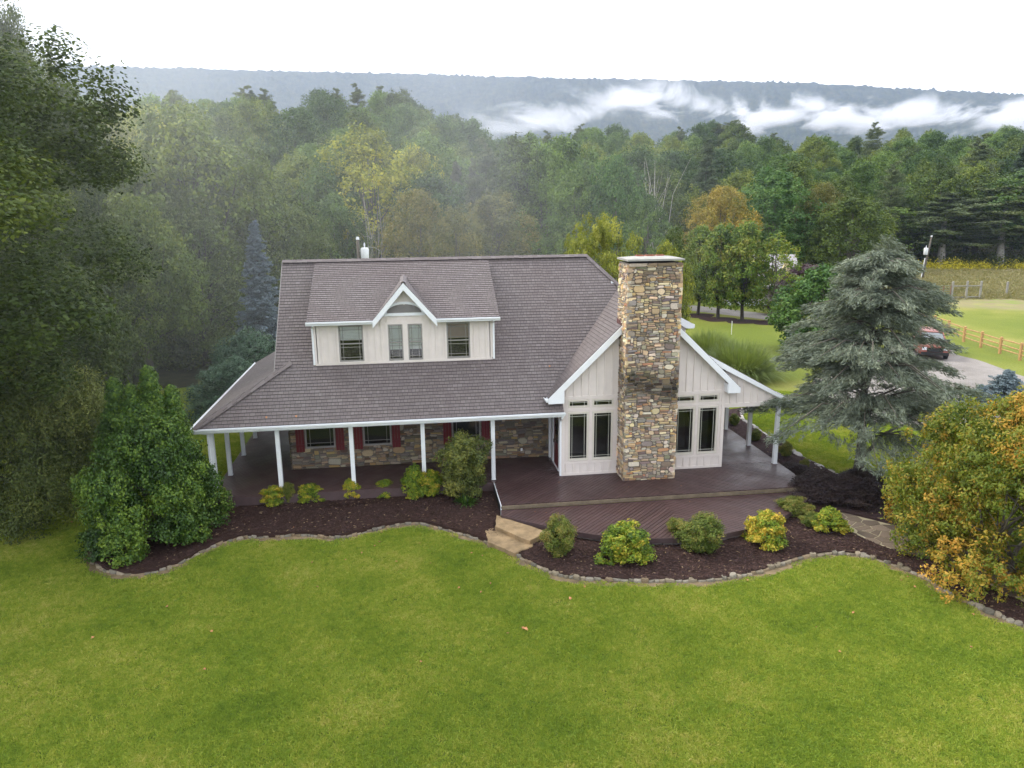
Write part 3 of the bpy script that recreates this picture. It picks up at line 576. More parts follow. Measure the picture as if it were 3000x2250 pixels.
# rake boards of the little gable
def rake(a, b, y, w0, t=0.035, ends=0, name='rake_board', parent=None):
    (xa, za), (xb, zb) = a, b; mb = MB(); mb.prism([(xa, y, za), (xb, y, zb), (xb, y, zb-w0), (xa, y, za-w0)], (0, -t, 0)); return mb.obj(name, M_trim, parent or house)
rake((gL-.03, gE-.01), (gA, gZ+.01), DE-.012, 0.27); rake((gA, gZ+.01), (gR+.03, gE-.01), DE-.012, 0.27)
# big gable rakes with boxed returns
for sgn, xe in ((-1, el_x), (1, er_x)):
    mb = MB(); ze = GZR-abs(xe-GX)*GS; xw = 0 if sgn < 0 else BW; zr = GZR-abs(xw-GX)*GS
    mb.prism([(xe, GYF-.01, ze-.01), (GX, GYF-.01, GZR-.01), (GX, GYF-.01, GZR-.30), (xw, GYF-.01, zr-.30), (xw, GYF-.01, ze-.21), (xe, GYF-.01, ze-.21)], (0, -0.035, 0))
    mb.prism([(xe, GYF, ze-.19), (xw-sgn*.02, GYF, ze-.19), (xw-sgn*.02, GYF, zr-.32), (xe, GYF, ze-.12)], (0, 0.302, 0))
    mb.obj('rake_board', M_trim, house)
# gutters
def gutter(a, b, out, name='gutter'):
    mb = MB(); a = Vector(a); b = Vector(b); o = Vector(out); z = Vector((0, 0, 1))
    prof = [(0, 0.01), (0, -0.11), (0.07, -0.115), (0.085, -0.06), (0.12, -0.04), (0.125, 0.012), (0.105, 0.012), (0.10, -0.03), (0.02, -0.03), (0.02, 0.01)]
    n = len(prof); vs = [p+o*q[0]+z*q[1] for p in (a, b) for q in prof]
    mb.add(vs, [list(range(n)), list(range(n, 2*n))[::-1]]+[(i, i+n, (i+1) % n+n, (i+1) % n) for i in range(n)]); return mb.obj(name, M_trim, house)
gutter((XL-.03, YG-.005, ZG-.02), (0.04, YG-.005, ZG-.02), (0, -1, 0)); gutter((XL-.005, YG-.03, ZG-.02), (XL-.005, 11.8, ZG-.02), (-1, 0, 0))
gutter((DX0-.02, DE-.005, ZE-.02), (gL-.02, DE-.005, ZE-.02), (0, -1, 0)); gutter((gR+.02, DE-.005, ZE-.02), (DX1+.02, DE-.005, ZE-.02), (0, -1, 0))
zel = GZR-(GX-el_x)*GS
gutter((el_x-.005, GYF-.04, zel-.03), (el_x-.005, 0.0, zel-.03), (-1, 0, 0)); gutter((9.195, -0.13, 2.67), (9.195, 10.4, 2.67), (1, 0, 0))
# fascia, soffit, beams
mb = MB(); mb.box(XL+.02, 0.0, YG+.004, YG+.03, ZG-.19, ZG-.03); mb.box(XL+.004, XL+.03, YG+.03, 11.7, ZG-.19, ZG-.03); mb.box(DX0+.03, gL, DE+.003, DY-.0, ZE-.14, ZE-.05); mb.box(gR, DX1-.03, DE+.003, DY, ZE-.14, ZE-.05); mb.obj('fascia', M_trim, house)
mb = MB(); mb.box(-13.06, 0.0, -0.03, 0.13, 2.40, 2.66); mb.box(-13.06, -12.9, 0.13, 9.9, 2.40, 2.66); mb.obj('porch_beam', M_trim, house); mb = MB(); mb.box(8.73, 8.89, 0.1, 7.5, 2.45, 2.70); mb.obj('porch_beam', M_trim, house)
mb = MB(); mb.box(-13.3, -0.05, -.25, 2.44, 2.585, 2.60); mb.box(-13.3, -10.66, 2.44, 10, 2.585, 2.60); mb.box(6.5, 9.1, 0.1, 10, 2.72, 2.735); mb.obj('porch_ceiling', M_trim, house)
# right porch siding triangle
mb = MB(); zt = lambda x: zrp(x, 0)-.13
mb.prism([(6.50, 0.03, 2.47), (8.98, 0.03, 2.47), (9.12, 0.03, 2.62), (6.50, 0.03, zt(6.5))], (0, 0.1, 0)); hb(mb, 6.5, 8.95, 2.45, 2.62, 0.03)
for i in range(8): bat(mb, 6.75+i*0.29, 2.62, zt(6.75+i*0.29)-.02, 0.03)
mb.obj('porch_gable', M_side, house)
mb = MB(); mb.prism([(5.55, -0.13, zrp(5.55, 0)), (9.2, -0.13, zrp(9.2, 0)), (9.2, -0.13, zrp(9.2, 0)-.15), (5.55, -0.13, zrp(5.55, 0)-.24)], (0, -0.035, 0)); mb.prism([(6.5, -.13, zrp(6.5, 0)-.12), (9.15, -.13, zrp(9.15, 0)-.12), (9.15, -.13, zrp(9.15, 0)-.14), (6.5, -.13, zrp(6.5, 0)-.14)], (0, 0.17, 0)); mb.obj('rake_board', M_trim, house)
mb = MB(); mb.prism([(5.52, 10.40, zrp(5.52, 0)+.05), (9.2, 10.40, zrp(9.2, 0)+.05), (9.2, 10.40, zrp(9.2, 0)-.12), (5.52, 10.40, zrp(5.52, 0)-.12)], (0, 0.04, 0)); mb.obj('rake_board', M_trim, house)
# posts
def post(x, y, h=2.42, s=0.075):
    mb = MB(); mb.box(x-s, x+s, y-s, y+s, 0.0, h); mb.box(x-s-.012, x+s+.012, y-s-.012, y+s+.012, 0, 0.02); return mb.obj('porch_post', M_post, house)
for x in (-12.98, -10.66, -8.0, -5.35, -2.69): post(x, 0.05)
for y in (2.22, 4.73, 7.24, 9.7): post(-12.98, y)
for y in (0.03, 2.455, 4.90, 7.35): post(8.81, y, 2.47)
# downspouts
def spout(pts):
    mb = MB()
    for a, b in zip(pts[:-1], pts[1:]): mb.bar(a, b, 0.07, 0.055, up=(0, 1, 0.01))
    return mb.obj('downspout', M_trim, house)
spout([(-0.02, YG-.06, 2.58), (-0.08, YG-.02, 2.45), (-0.075, -0.05, 2.25), (-0.075, -0.05, 0.02)]); spout([(-9.25, DE-.05, 6.06), (-9.31, DY-.05, 5.92), (-9.31, DY-.05, 4.50)]); spout([(-2.46, DE-.05, 6.06), (-2.45, DY-.05, 5.92), (-2.45, DY-.05, 4.50)])
spout([(-13.45, YG-.02, 2.58), (-13.08, -0.02, 2.40), (-13.08, -0.05, 0)])
# ---- stonework
PAL = np.array([(0.34, 0.235, 0.13), (0.46, 0.36, 0.22), (0.185, 0.165, 0.15), (0.15, 0.105, 0.075), (0.42, 0.37, 0.29), (0.30, 0.16, 0.09), (0.25, 0.185, 0.12), (0.25, 0.215, 0.17), (0.42, 0.29, 0.12), (0.11, 0.09, 0.085), (0.30, 0.22, 0.15), (0.19, 0.17, 0.12)])
PW = np.array([.13, .13, .14, .10, .12, .025, .10, .13, .03, .05, .08, .09]); PW = PW/PW.sum()
def stones(mb, O, U, Wd, Hh, Nn, seed, holes=(), cell=(0.062, 0.05), soot=None, bright=1.0):
    rg = np.random.default_rng(seed); O = np.array(O, float); U = np.array(U, float); Nn = np.array(Nn, float); Vv = np.array([0, 0, 1.0])
    nu = max(2, int(round(Wd/cell[0]))); nv = int(round(Hh/cell[1])); cu, cv = Wd/nu, Hh/nv; occ = np.zeros((nv, nu), bool)
    for (a, b, c, d) in holes: occ[max(0, int(math.floor(c/cv))):int(math.ceil(d/cv)), max(0, int(math.floor(a/cu))):int(math.ceil(b/cu))] = True
    def wp(u, v): 
        p = O+U*u+Vv*v; k = min(1, 8*min(u, Wd-u)+0.15)
        a = mn.noise(Vector((p[0]*3.1+p[1]*3.1, seed, p[2]*3.1)))*0.05; b = mn.noise(Vector((p[0]*3.1+p[1]*3.1+9, seed, p[2]*3.1+5)))*0.035
        return u+a*k*cu/0.06, v+b
    for j in range(nv):
        for i in range(nu):
            if occ[j, i]: continue
            t = rg.random()
            w_, h_ = (rg.integers(5, 8), rg.integers(3, 6)) if t < 0.035 else (rg.integers(3, 8), rg.integers(1, 3)) if t < 0.72 else (rg.integers(2, 5), rg.integers(1, 4))
            w2 = 0
            while w2 < w_ and i+w2 < nu and not occ[j, i+w2]: w2 += 1
            if i+w2 < nu-0 and nu-(i+w2) == 1 and not occ[j, i+w2]: w2 += 1
            h2 = 1
            while h2 < h_ and j+h2 < nv and not occ[j+h2, i:i+w2].any(): h2 += 1
            occ[j:j+h2, i:i+w2] = True
            u0, v0, u1, v1 = i*cu, j*cv, (i+w2)*cu, (j+h2)*cv; g = 0.006
            g = 0.0075; u0 += g; v0 += g; u1 -= g; v1 -= g; cut = min(u1-u0, v1-v0)*(0.16+0.30*rg.random())
            ring = [(u0+cut, v0), (u1-cut, v0), (u1, v0+cut*.8), (u1, v1-cut*.8), (u1-cut, v1), (u0+cut, v1), (u0, v1-cut*.8), (u0, v0+cut*.8)]
            ring = [wp(a+rg.normal()*0.007, b+rg.normal()*0.006) for a, b in ring]; mu = sum(r[0] for r in ring)/8; mv = sum(r[1] for r in ring)/8; hgt = 0.016+0.034*rg.random()
            P = [O+U*a+Vv*b-Nn*0.005 for a, b in ring]; Q = [O+U*(mu+(a-mu)*0.9)+Vv*(mv+(b-mv)*0.86)+Nn*(hgt*(0.8+0.35*rg.random())) for a, b in ring]; c = O+U*mu+Vv*mv+Nn*hgt*1.1
            col = (PAL[rg.choice(len(PAL), p=PW)]*0.86+np.array((0.25, 0.19, 0.125))*0.14)*(0.8+0.4*rg.random())*bright*(1+rg.normal(size=3)*0.04)
            if soot: 
                zc = (O+Vv*mv)[2]; col = col*(1-soot(zc, mu)*(0.70+0.30*rg.random()))
            mb.c = tuple(np.clip(col, 0.01, 0.9)); mb.add(P+Q+[c], [(k, (k+1) % 8, (k+1) % 8+8, k+8) for k in range(8)]+[(k+8, (k+1) % 8+8, 16) for k in range(8)])
SW = [(-10.03, -8.85, 0.87, 2.3), (-7.73, -6.60, 0.87, 2.3), (-4.13, -2.94, 0.87, 2.3)]
mb = MB(); mb.m = 0; stones(mb, (-10.64, 2.458, 0), (1, 0, 0), 10.6, 2.6, (0, -1, 0), 11, [(a+10.64, b+10.64, c, d) for a, b, c, d in SW], (0.07, 0.058), bright=0.85)
stones(mb, (-10.64, 10.0, 0), (0, -1, 0), 7.54, 2.6, (-1, 0, 0), 12, (), (0.075, 0.06), bright=0.85)
mb.c = (.15, .13, .11); mb.m = 1; k = MB(); wall_grid(k, -10.64, 0, 0, 2.66, 2.46, SW, 0.6)
mb.add(k.V, k.F); nn = len(k.F); mb.M[-nn:] = [1+q for q in k.M]
mb.obj('stone_wall', [M_stone, M_mortar, M_dark], house)
for a, b, c, d in SW:
    window(a, b, c, d, 2.44, M_taupe, 0.06, inset=0.13)
for a, b, c, d in SW:
    for x0 in (a-.36, b+.03):
        mb = MB(); 
        for i in range(3): mb.box(x0+i*0.112, x0+i*0.112+0.106, 2.375, 2.40, c-.12, d+.08)
        for z in (c+.1, d-.25): mb.box(x0, x0+.33, 2.355, 2.375, z, z+.09)
        mb.obj('shutter', M_red, house)
mb = MB(); mb.box(-1.28, -1.2, 2.40, 2.43, 0.30, 0.42); mb.obj('wall_socket', M_trim, house)
# ---- chimney
CX0, CX1, CY0, CY1, CZ = 2.217, 4.209, -0.954, 0.305, 8.435
def soot(z, u):
    s = 1.35*math.exp(-((z-3.70-0.2*math.sin(u*3))/0.50)**2)*(0.8+0.4*mn.noise(Vector((u*2.2, 3, z*2.2)))) + 0.45*math.exp(-((z-8.0)/0.22)**2)*max(0, mn.noise(Vector((u*3, 9, z*3)))+.35) 
    return max(0, min(0.90, s+0.28*max(0, mn.noise(Vector((u*1.7, 5, z*0.8))))))
mb = MB(); stones(mb, (CX0, CY0, 0), (1, 0, 0), CX1-CX0, 8.2, (0, -1, 0), 21, soot=soot, bright=1.55, cell=(0.060, 0.050)); stones(mb, (CX0, CY1, 0), (0, -1, 0), CY1-CY0, 8.2, (-1, 0, 0), 22, soot=lambda z, u: 0.5*soot(z, u), bright=1.75, cell=(0.060, 0.050))  # left face stones paler than the front: its lit side is put into the colour
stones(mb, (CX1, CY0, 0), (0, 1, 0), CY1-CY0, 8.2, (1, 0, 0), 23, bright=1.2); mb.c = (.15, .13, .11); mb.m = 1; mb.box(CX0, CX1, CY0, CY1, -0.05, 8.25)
mb.m = 0; stones(mb, (CX0-.03, CY0-.03, 8.13), (1, 0, 0), CX1-CX0+.06, 0.13, (0, -1, 0), 24, cell=(0.12, 0.12), bright=0.75); 
# corner stones interlocking at the arrises
rg = np.random.default_rng(5)
for cx_, sx in ((CX0, -1), (CX1, 1)):
    z = 0.0
    while z < 8.1:
        h = 0.06+0.11*rg.random(); mb.c = tuple(np.clip(PAL[rg.choice(len(PAL), p=PW)]*(0.9+0.5*rg.random())*1.25*(1-soot(z, 0)*.6), 0.02, .9)); e = 0.018+0.022*rg.random(); wx = 0.05+0.10*rg.random()
        xa, xb = sorted((cx_+sx*e, cx_-sx*wx)); mb.box(xa+.003, xb-.003, CY0-e, CY0+0.04+0.12*rg.random(), z+.006, z+h-.004); z += h
chim = mb.obj('chimney', [M_stone, M_mortar], house)
mb = MB(); mb.box(CX0-.07, CX1+.07, CY0-.07, CY1+.07, 8.335, 8.395)
mb.add([(CX0-.06, CY0-.06, 8.40), (CX1+.06, CY0-.06, 8.40), (CX1+.06, CY1+.06, 8.40), (CX0-.06, CY1+.06, 8.40), (CX0+.4, CY0+.4, 8.46), (CX1-.4, CY0+.4, 8.46), (CX1-.4, CY1-.4, 8.46), (CX0+.4, CY1-.4, 8.46)], [(0, 1, 5, 4), (1, 2, 6, 5), (2, 3, 7, 6), (3, 0, 4, 7), (4, 5, 6, 7)])
mb.obj('chimney_cap', M_cap, chim)
for x in (2.85, 3.23, 3.62):
    mb = MB(); y = CY1-.45; frame_ring(MB(), 0, 1, 0, 1, 0, 1, .1); r = 0.13 if x != 3.23 else .15
    for (a, b, c, d) in ((x-r, x+r, y-r, y-r+.03), (x-r, x+r, y+r-.03, y+r), (x-r, x-r+.03, y-r+.03, y+r-.03), (x+r-.03, x+r, y-r+.03, y+r-.03)): mb.box(a, b, c, d, 8.45, 8.50)
    mb.obj('flue_pot', M_clay, chim)
mb = MB(); xf = CX0-.035; zf_ = lambda x: GZR-(GX-x)*GS
mb.prism([(xf, GYF-.02, zf_(xf)+.02), (xf, CY1+.02, zf_(xf)+.02), (xf, CY1+.02, zf_(xf)+.22), (xf, GYF-.02, zf_(xf)+.16)], (-.012, 0, 0)); mb.obj('flashing', M_flash, chim)
# ---- decks with real boards
def deck(name, pieces, z, th, seed, parent, bw=0.142, gap=0.020, base=(0.070, 0.041, 0.040)):
    rg = np.random.default_rng(seed); mb = MB()
    for poly, ang in pieces:
        dx, dy = math.cos(ang), math.sin(ang); nx, ny = -dy, dx; ss = [p[0]*nx+p[1]*ny for p in poly]; a = min(ss)
        while a < max(ss):
            q = clip(clip(list(poly), nx, ny, a+gap/2), -nx, -ny, -(a+bw-gap/2))
            if len(q) > 2 and area(q) > 1e-3:
                mb.c = tuple(np.array(base)*(0.82+0.36*rg.random())); zz = z-0.002*rg.random(); m = len(q)
                mb.add([(x, y, zz) for x, y in q]+[(x, y, zz-0.035) for x, y in q], [list(range(m))]+[(j+m, (j+1) % m+m, (j+1) % m, j) for j in range(m)])
            a += bw
    o = mb.obj(name, M_deck, parent)
    mb = MB()
    for poly, ang in pieces: mb.prism([(x, y, z-th) for x, y in poly], (0, 0, th-0.04))
    mb.obj('deck_gap_shade', M_black, o)  # solid black slab below the boards, added so the gaps look shaded
    return o
q45 = math.radians(45)
def ccw(p): return p if sum(p[i][0]*p[(i+1) % len(p)][1]-p[(i+1) % len(p)][0]*p[i][1] for i in range(len(p))) > 0 else p[::-1]
deck('porch_deck', [(ccw([(-13.2, -0.26), (-2.695, -0.26), (-2.695, 2.44), (-13.2, 2.44)]), q45), (ccw([(-2.695, -.26), (0.0, -.26), (0, 2.44), (-2.695, 2.44)]), q45), (ccw([(-13.2, 2.44), (-10.66, 2.44), (-10.66, 10.2), (-13.2, 10.2)]), q45)], 0, 0.30, 1, house)
deck('side_deck', [(ccw([(6.5, 0.2), (9.0, 0.2), (9.0, 8), (6.5, 8)]), -q45)], 0, 0.30, 4, house)
deck('upper_deck', [(ccw([(-2.695, -0.40), (-2.695, -2.579), (3.18, -2.579), (3.18, -.26), (-2.6, -.26)]), q45), (ccw([(3.18, -.26), (3.18, -2.579), (8.57, -2.579), (8.72, -2.35), (8.98, -1.6), (9.0, -.26)]), -q45),
      (ccw([(6.5, -.26), (9.0, -.26), (9.0, 0.18), (6.5, 0.18)]), -q45), (ccw([(0, -.26), (6.5, -.26), (6.5, 0.0), (0, 0)]), 0)], 0, 0.17, 2, house, base=(0.056, 0.031, 0.030))
LD = [(-2.70, -2.63), (-2.75, -3.13), (-1.458, -4.155), (-0.371, -4.90), (0.31, -5.256), (1.0, -5.52), (1.787, -5.70), (2.5, -5.79), (3.2, -5.83), (4.126, -5.76), (5.311, -5.44), (6.635, -4.82), (7.8, -4.0), (8.537, -3.244), (8.642, -2.63)]
Lh = [p for p in LD if p[0] <= 3.2]+[(3.2, -2.63)]; Rh = [p for p in LD if p[0] >= 3.2]+[(3.2, -2.63)]
def tris(poly, apex): return [ccw([apex, poly[i], poly[i+1]]) for i in range(len(poly)-1)]
deck('lower_deck', [(ccw(Lh), q45), (ccw(Rh), -q45)], -0.17, 0.06, 3, house, base=(0.060, 0.033, 0.032))
mb = MB(); mb.box(-2.72, 3.0, -2.62, -2.585, -0.165, -0.035); mb.box(3.0, 8.6, -2.62, -2.585, -0.165, -0.035); mb.box(-2.72, 0.9, -2.625, -2.62, -.12, -.045); fas = mb.obj('deck_edge_timber', M_oldwood, house)
mb = MB()
for i in range(len(LD)-2):
    a, b = LD[i+1], LD[i+2]
    if i < len(LD)-2: mb.prism([(a[0], a[1], -0.165), (b[0], b[1], -0.165), (b[0], b[1], -0.33), (a[0], a[1], -0.33)], (0.001, -0.028, 0))
a, b = LD[0], LD[1]; mb.prism([(a[0]-.03, a[1], -0.165), (b[0]-.03, b[1], -0.165), (b[0]-.03, b[1], -0.5), (a[0]-.03, a[1], -0.5)], (0.028, 0, 0))
mb.box(-13.2, -2.72, -0.292, -0.262, -0.36, -0.02); mb.box(-13.23, -13.2, -.26, 10.2, -.36, -.02); mb.box(9.0, 9.03, -1.6, 8, -.4, -.02); mb.obj('deck_fascia', M_decktrim, house)
mb = MB(); mb.box(-2.725, -2.70, -2.60, -0.27, -0.065, -0.015); mb.box(-2.735, -2.70, -2.625, -2.60, -0.40, 0.0); mb.obj('deck_corner_trim', M_trim, house); mb = MB(); mb.box(-2.722, -2.705, -2.595, -0.27, -0.45, -0.066); mb.obj('deck_fascia', M_black, house)
mb = MB(); rg = np.random.default_rng(8)     # brick footing under the lower deck
for i in range(2, len(LD)-2):
    a, b = np.array(LD[i]), np.array(LD[i+1]); n = max(1, int(np.linalg.norm(b-a)/0.3)); c = np.array([3.0, -3.5])
    for k in range(n):
        p = a+(b-a)*(k+.04)/n; q = a+(b-a)*(k+.96)/n; p = p+(c-p)*0.02; q = q+(c-q)*0.02; mb.c = tuple(np.array((0.16, 0.135, 0.125))*(0.7+.6*rg.random())); mb.prism([(p[0], p[1], -.33), (q[0], q[1], -.33), (q[0], q[1], -.52), (p[0], p[1], -.52)], (0, .06, 0))
mb.obj('footing', M_stone, house)
# ================================================================ garden beds, paths, drive
def zbed(y): return -0.35+0.0155*min(0.0, y+0.3)
M_mulch = attrmat('bark_mulch', 0.95, 0.15, 45, 0.8, bdist=0.03)
M_soil = simple('bare_soil', (0.17, 0.125, 0.07), 0.95, 0.4, 3, 0.5)
def gravelmat():
    m, nt, b = nodemat('gravel'); g = N(nt, 'ShaderNodeNewGeometry').outputs['Position']
    n1 = noise(nt, 0.5, 4, 0.6, vec=g); n2 = noise(nt, 30, 3, 0.7, vec=g)
    r = ramp(nt, [(0.3, (0.17, 0.15, 0.135)), (0.7, (0.28, 0.255, 0.235))]); r2 = ramp(nt, [(0.3, (0.65, 0.65, 0.65)), (0.7, (1.3, 1.3, 1.3))])
    nt.links.new(n1.outputs['Fac'], r.inputs[0]); nt.links.new(n2.outputs['Fac'], r2.inputs[0]); k = N(nt, 'ShaderNodeMix', data_type='RGBA', blend_type='MULTIPLY'); k.inputs[0].default_value = 1
    nt.links.new(r.outputs[0], k.inputs[6]); nt.links.new(r2.outputs[0], k.inputs[7]); nt.links.new(k.outputs[2], b.inputs['Base Color']); b.inputs['Roughness'].default_value = 0.9
    bump(nt, b, n2.outputs['Fac'], 0.5, 0.03); return m
M_gravel = gravelmat()
def smooth_line(P, n=6, closed=False):
    P = [np.array(p, float) for p in P]; out = []; N_ = len(P)
    for i in range(N_ if closed else N_-1):
        p0, p1, p2, p3 = (P[(i+k) % N_] if closed else P[min(max(i+k, 0), N_-1)] for k in (-1, 0, 1, 2))
        for t in np.arange(n)/n: out.append(0.5*((2*p1)+(-p0+p2)*t+(2*p0-5*p1+4*p2-p3)*t*t+(-p0+3*p1-3*p2+p3)*t**3))
    if not closed: out.append(P[-1])
    return out
def pxs(L, z=GZ): return [tuple(atz(a, b, z)[:2]) for a, b in L]
E_left = pxs([(300, 1545), (287.5, 1586), (275, 1611), (276.6, 1643.6), (305.5, 1665), (352.5, 1676), (417.7, 1676), (475.5, 1665), (548, 1636), (605.7, 1604), (674.5, 1580), (728.7, 1569.5), (801, 1569.5), (873, 1564), (930, 1566), (999, 1571), (1056, 1558), (1119.6, 1542), (1197, 1530), (1254, 1534.5), (1308, 1549), (1356, 1561), (1425, 1583.5), (1440, 1598)], -0.48)
E_right = pxs([(1500, 1612), (1544, 1640), (1603, 1667), (1666, 1687), (1757, 1694), (1892, 1698), (2028, 1699), (2118.6, 1691.6), (2209, 1676), (2277, 1653), (2350, 1630), (2424, 1619.5), (2489, 1619.5), (2547, 1628.5), (2619.6, 1652), (2706, 1686), (2779, 1730), (2851, 1766), (2923, 1798.5), (3000, 1828), (3080, 1860)], -0.50)
E_side = pxs([(2215, 1195), (2183, 1203), (2167, 1214), (2175, 1230), (2194, 1244), (2210, 1255), (2248, 1282), (2286, 1301), (2321.5, 1325.5), (2351, 1344), (2397, 1366), (2460, 1400), (2540, 1432), (2640, 1475), (2760, 1540)], -0.50)
P_low = pxs([(2480, 1556), (2497, 1563), (2562, 1592), (2634, 1616), (2728, 1639), (2850, 1690), (3000, 1760)], -0.47)
P_up = pxs([(2455, 1500), (2490, 1506), (2562, 1524), (2670, 1552), (2760, 1585), (2900, 1640), (3050, 1700)], -0.47)
EL, ER, ES = smooth_line(E_left, 5), smooth_line(E_right, 5), smooth_line(E_side, 5)
SL, SU = smooth_line(P_low, 4), smooth_line(P_up, 4)
bedL = [tuple(p) for p in EL]+[tuple(atz(1480, 1560, -.48)[:2]), (-2.7, -3.0), (-2.72, -0.3), (-13.0, -0.3), (-15.0, -1.2), (-17.0, -1.9)]
bedR = [tuple(atz(1440, 1560, -.48)[:2])]+[tuple(p) for p in ER]+[tuple(p) for p in SL[::-1]]+[tuple(p) for p in SU[:2]]+[(9.4, -2.0), (8.9, -2.3), (8.0, -3.9), (3.0, -5.7), (-2.6, -3.0)]
bedS = [(9.0, 9.0), (10.5, 9.5)]+[tuple(p) for p in ES]+[tuple(p) for p in SU[:14:1][::-1]][:14]+[(9.3, -2.4), (9.0, -1.6)]
def sheet(name, poly, zf, mat, chips=0, seed=0, label=None, col=(0.05, 0.03, 0.03), kind='structure', csize=0.035):
    rg = np.random.default_rng(seed); poly = ccw(list(poly)); V = [(x, y, zf(y)) for x, y in poly]; C = [col]*len(V); F = [list(range(len(V)))]
    b = len(V); V += [(x, y, zf(y)-.35) for x, y in poly]; C += [col]*b; F += [[(j+1) % b, j, j+b, (j+1) % b+b] for j in range(b)]
    if chips:
        P = np.array(poly); lo, hi = P.min(0), P.max(0); Q = lo+(hi-lo)*rg.random((chips*4, 2)); Q = Q[inpoly(Q, poly)][:chips]
        for x, y in Q:
            a = rg.random()*6.28; l = csize*(0.5+rg.random()); w_ = l*0.4; z = zf(y)+0.006; c, s = math.cos(a), math.sin(a); t1, t2 = rg.normal(0, .3, 2)
            b = len(V); V += [(x+c*l*i-s*w_*j, y+s*l*i+c*w_*j, z+0.012+l*.35*(i*t1+j*t2)) for i, j in ((-1, -1), (1, -1), (1, 1), (-1, 1))]; F.append([b, b+1, b+2, b+3])
            k = np.array(col)*(0.5+1.2*rg.random()); 
            if rg.random() < 0.03: k = np.array((0.20, 0.14, 0.09))
            C += [tuple(k)]*4
    o = link(name, make_mesh(name, V, F, cols=C, mats=[mat])); tag(o, label, kind=kind); return o
sheet('mulch_bed', bedL, zbed, M_mulch, 14000, 31, col=(0.044, 0.025, 0.021)); sheet('mulch_bed', bedR, zbed, M_mulch, 17000, 32, col=(0.048, 0.028, 0.024))
sheet('mulch_bed', bedS, lambda y: -0.40, M_mulch, 5000, 33, col=(0.052, 0.033, 0.033))
def ribbon(name, line, off0, off1, z, mat):
    V = []; n = len(line)
    for i, p in enumerate(line):
        a, b = line[max(0, i-1)], line[min(n-1, i+1)]; d = np.array([b[0]-a[0], b[1]-a[1]]); d /= np.linalg.norm(d)+1e-9; nn = np.array([-d[1], d[0]]); j = 0.06*mn.noise(Vector((p[0]*2, p[1]*2, 0)))
        for o in (off0+j, off1+j*2): V.append((p[0]+nn[0]*o, p[1]+nn[1]*o, z))
    return tag(link(name, make_mesh(name, V, [[2*i, 2*i+1, 2*i+3, 2*i+2] for i in range(n-1)], mats=[mat])), kind='structure')
ribbon('soil_strip', EL, -0.30, 0.05, GZ+.006, M_soil); ribbon('soil_strip', ER, -0.36, 0.05, GZ+.006, M_soil)
def edging(name, line, label, seed, wd=0.26, ln=0.27, ztop=-0.45, cols=((0.18, 0.15, 0.105), (0.21, 0.175, 0.125), (0.155, 0.14, 0.11), (0.22, 0.165, 0.105), (0.19, 0.17, 0.135)), tilt=0.5, white=0.0):
    rg = np.random.default_rng(seed); mb = MB(); acc = 0; L_ = [np.array(p[:2], float) for p in line]; seg = [np.linalg.norm(L_[i+1]-L_[i]) for i in range(len(L_)-1)]; cum = np.concatenate([[0], np.cumsum(seg)]); s = 0
    X = lambda t: np.array([np.interp(t, cum, [p[0] for p in L_]), np.interp(t, cum, [p[1] for p in L_])])
    while s < cum[-1]-.1:
        l = ln*(0.6+0.8*rg.random()); p, q = X(s), X(min(s+l, cum[-1])); d = (q-p)/(np.linalg.norm(q-p)+1e-9); nn = np.array([-d[1], d[0]]); c = (p+q)/2+nn*(rg.normal()*0.02-wd*.1); sk = rg.normal()*tilt*0.12
        R_ = []; m = 7
        for k in range(m):
            a = 2*math.pi*k/m+rg.random()*0.4; rr = 0.45+0.12*rg.random(); u, v = math.cos(a)*l*rr*1.12, math.sin(a)*wd*rr*1.1; R_.append(c+d*(u+v*sk*3)+nn*v)
        zt = ztop+rg.normal()*0.025; mb.c = tuple(np.clip(np.array(cols[rg.integers(len(cols))])*(0.75+0.6*rg.random()), 0, .8)); tx, ty = rg.normal(0, .10, 2)
        top = [(a[0], a[1], zt+(a[0]-c[0])*tx+(a[1]-c[1])*ty) for a in [c+(r-c)*0.86 for r in R_]]; bot = [(a[0], a[1], zt-.04) for a in R_]; low = [(a[0], a[1], -.62) for a in R_]
        mb.add(top+bot+low, [list(range(m))]+[(k+m, (k+1) % m+m, (k+1) % m, k) for k in range(m)]+[(k+2*m, (k+1) % m+2*m, (k+1) % m+m, k+m) for k in range(m)]); s += l*0.97
    return tag(mb.obj(name, M_stone), label, 'edging')
edging('stone_edging', EL, 'brown field-stone edging along the left mulch bed from the big shrub to the steps', 41, 0.15, 0.20, -0.485)
edging('stone_edging', ER, 'grey mortared stone edging curving round the mulch bed below the lower deck', 42, 0.20, 0.21, -0.475)
edging('stone_edging', ES, 'pale flat flagstone edging between the side mulch strip and the side lawn', 43, 0.30, 0.42, -0.40, ((0.33, 0.31, 0.29), (0.27, 0.25, 0.235), (0.38, 0.35, 0.31)))
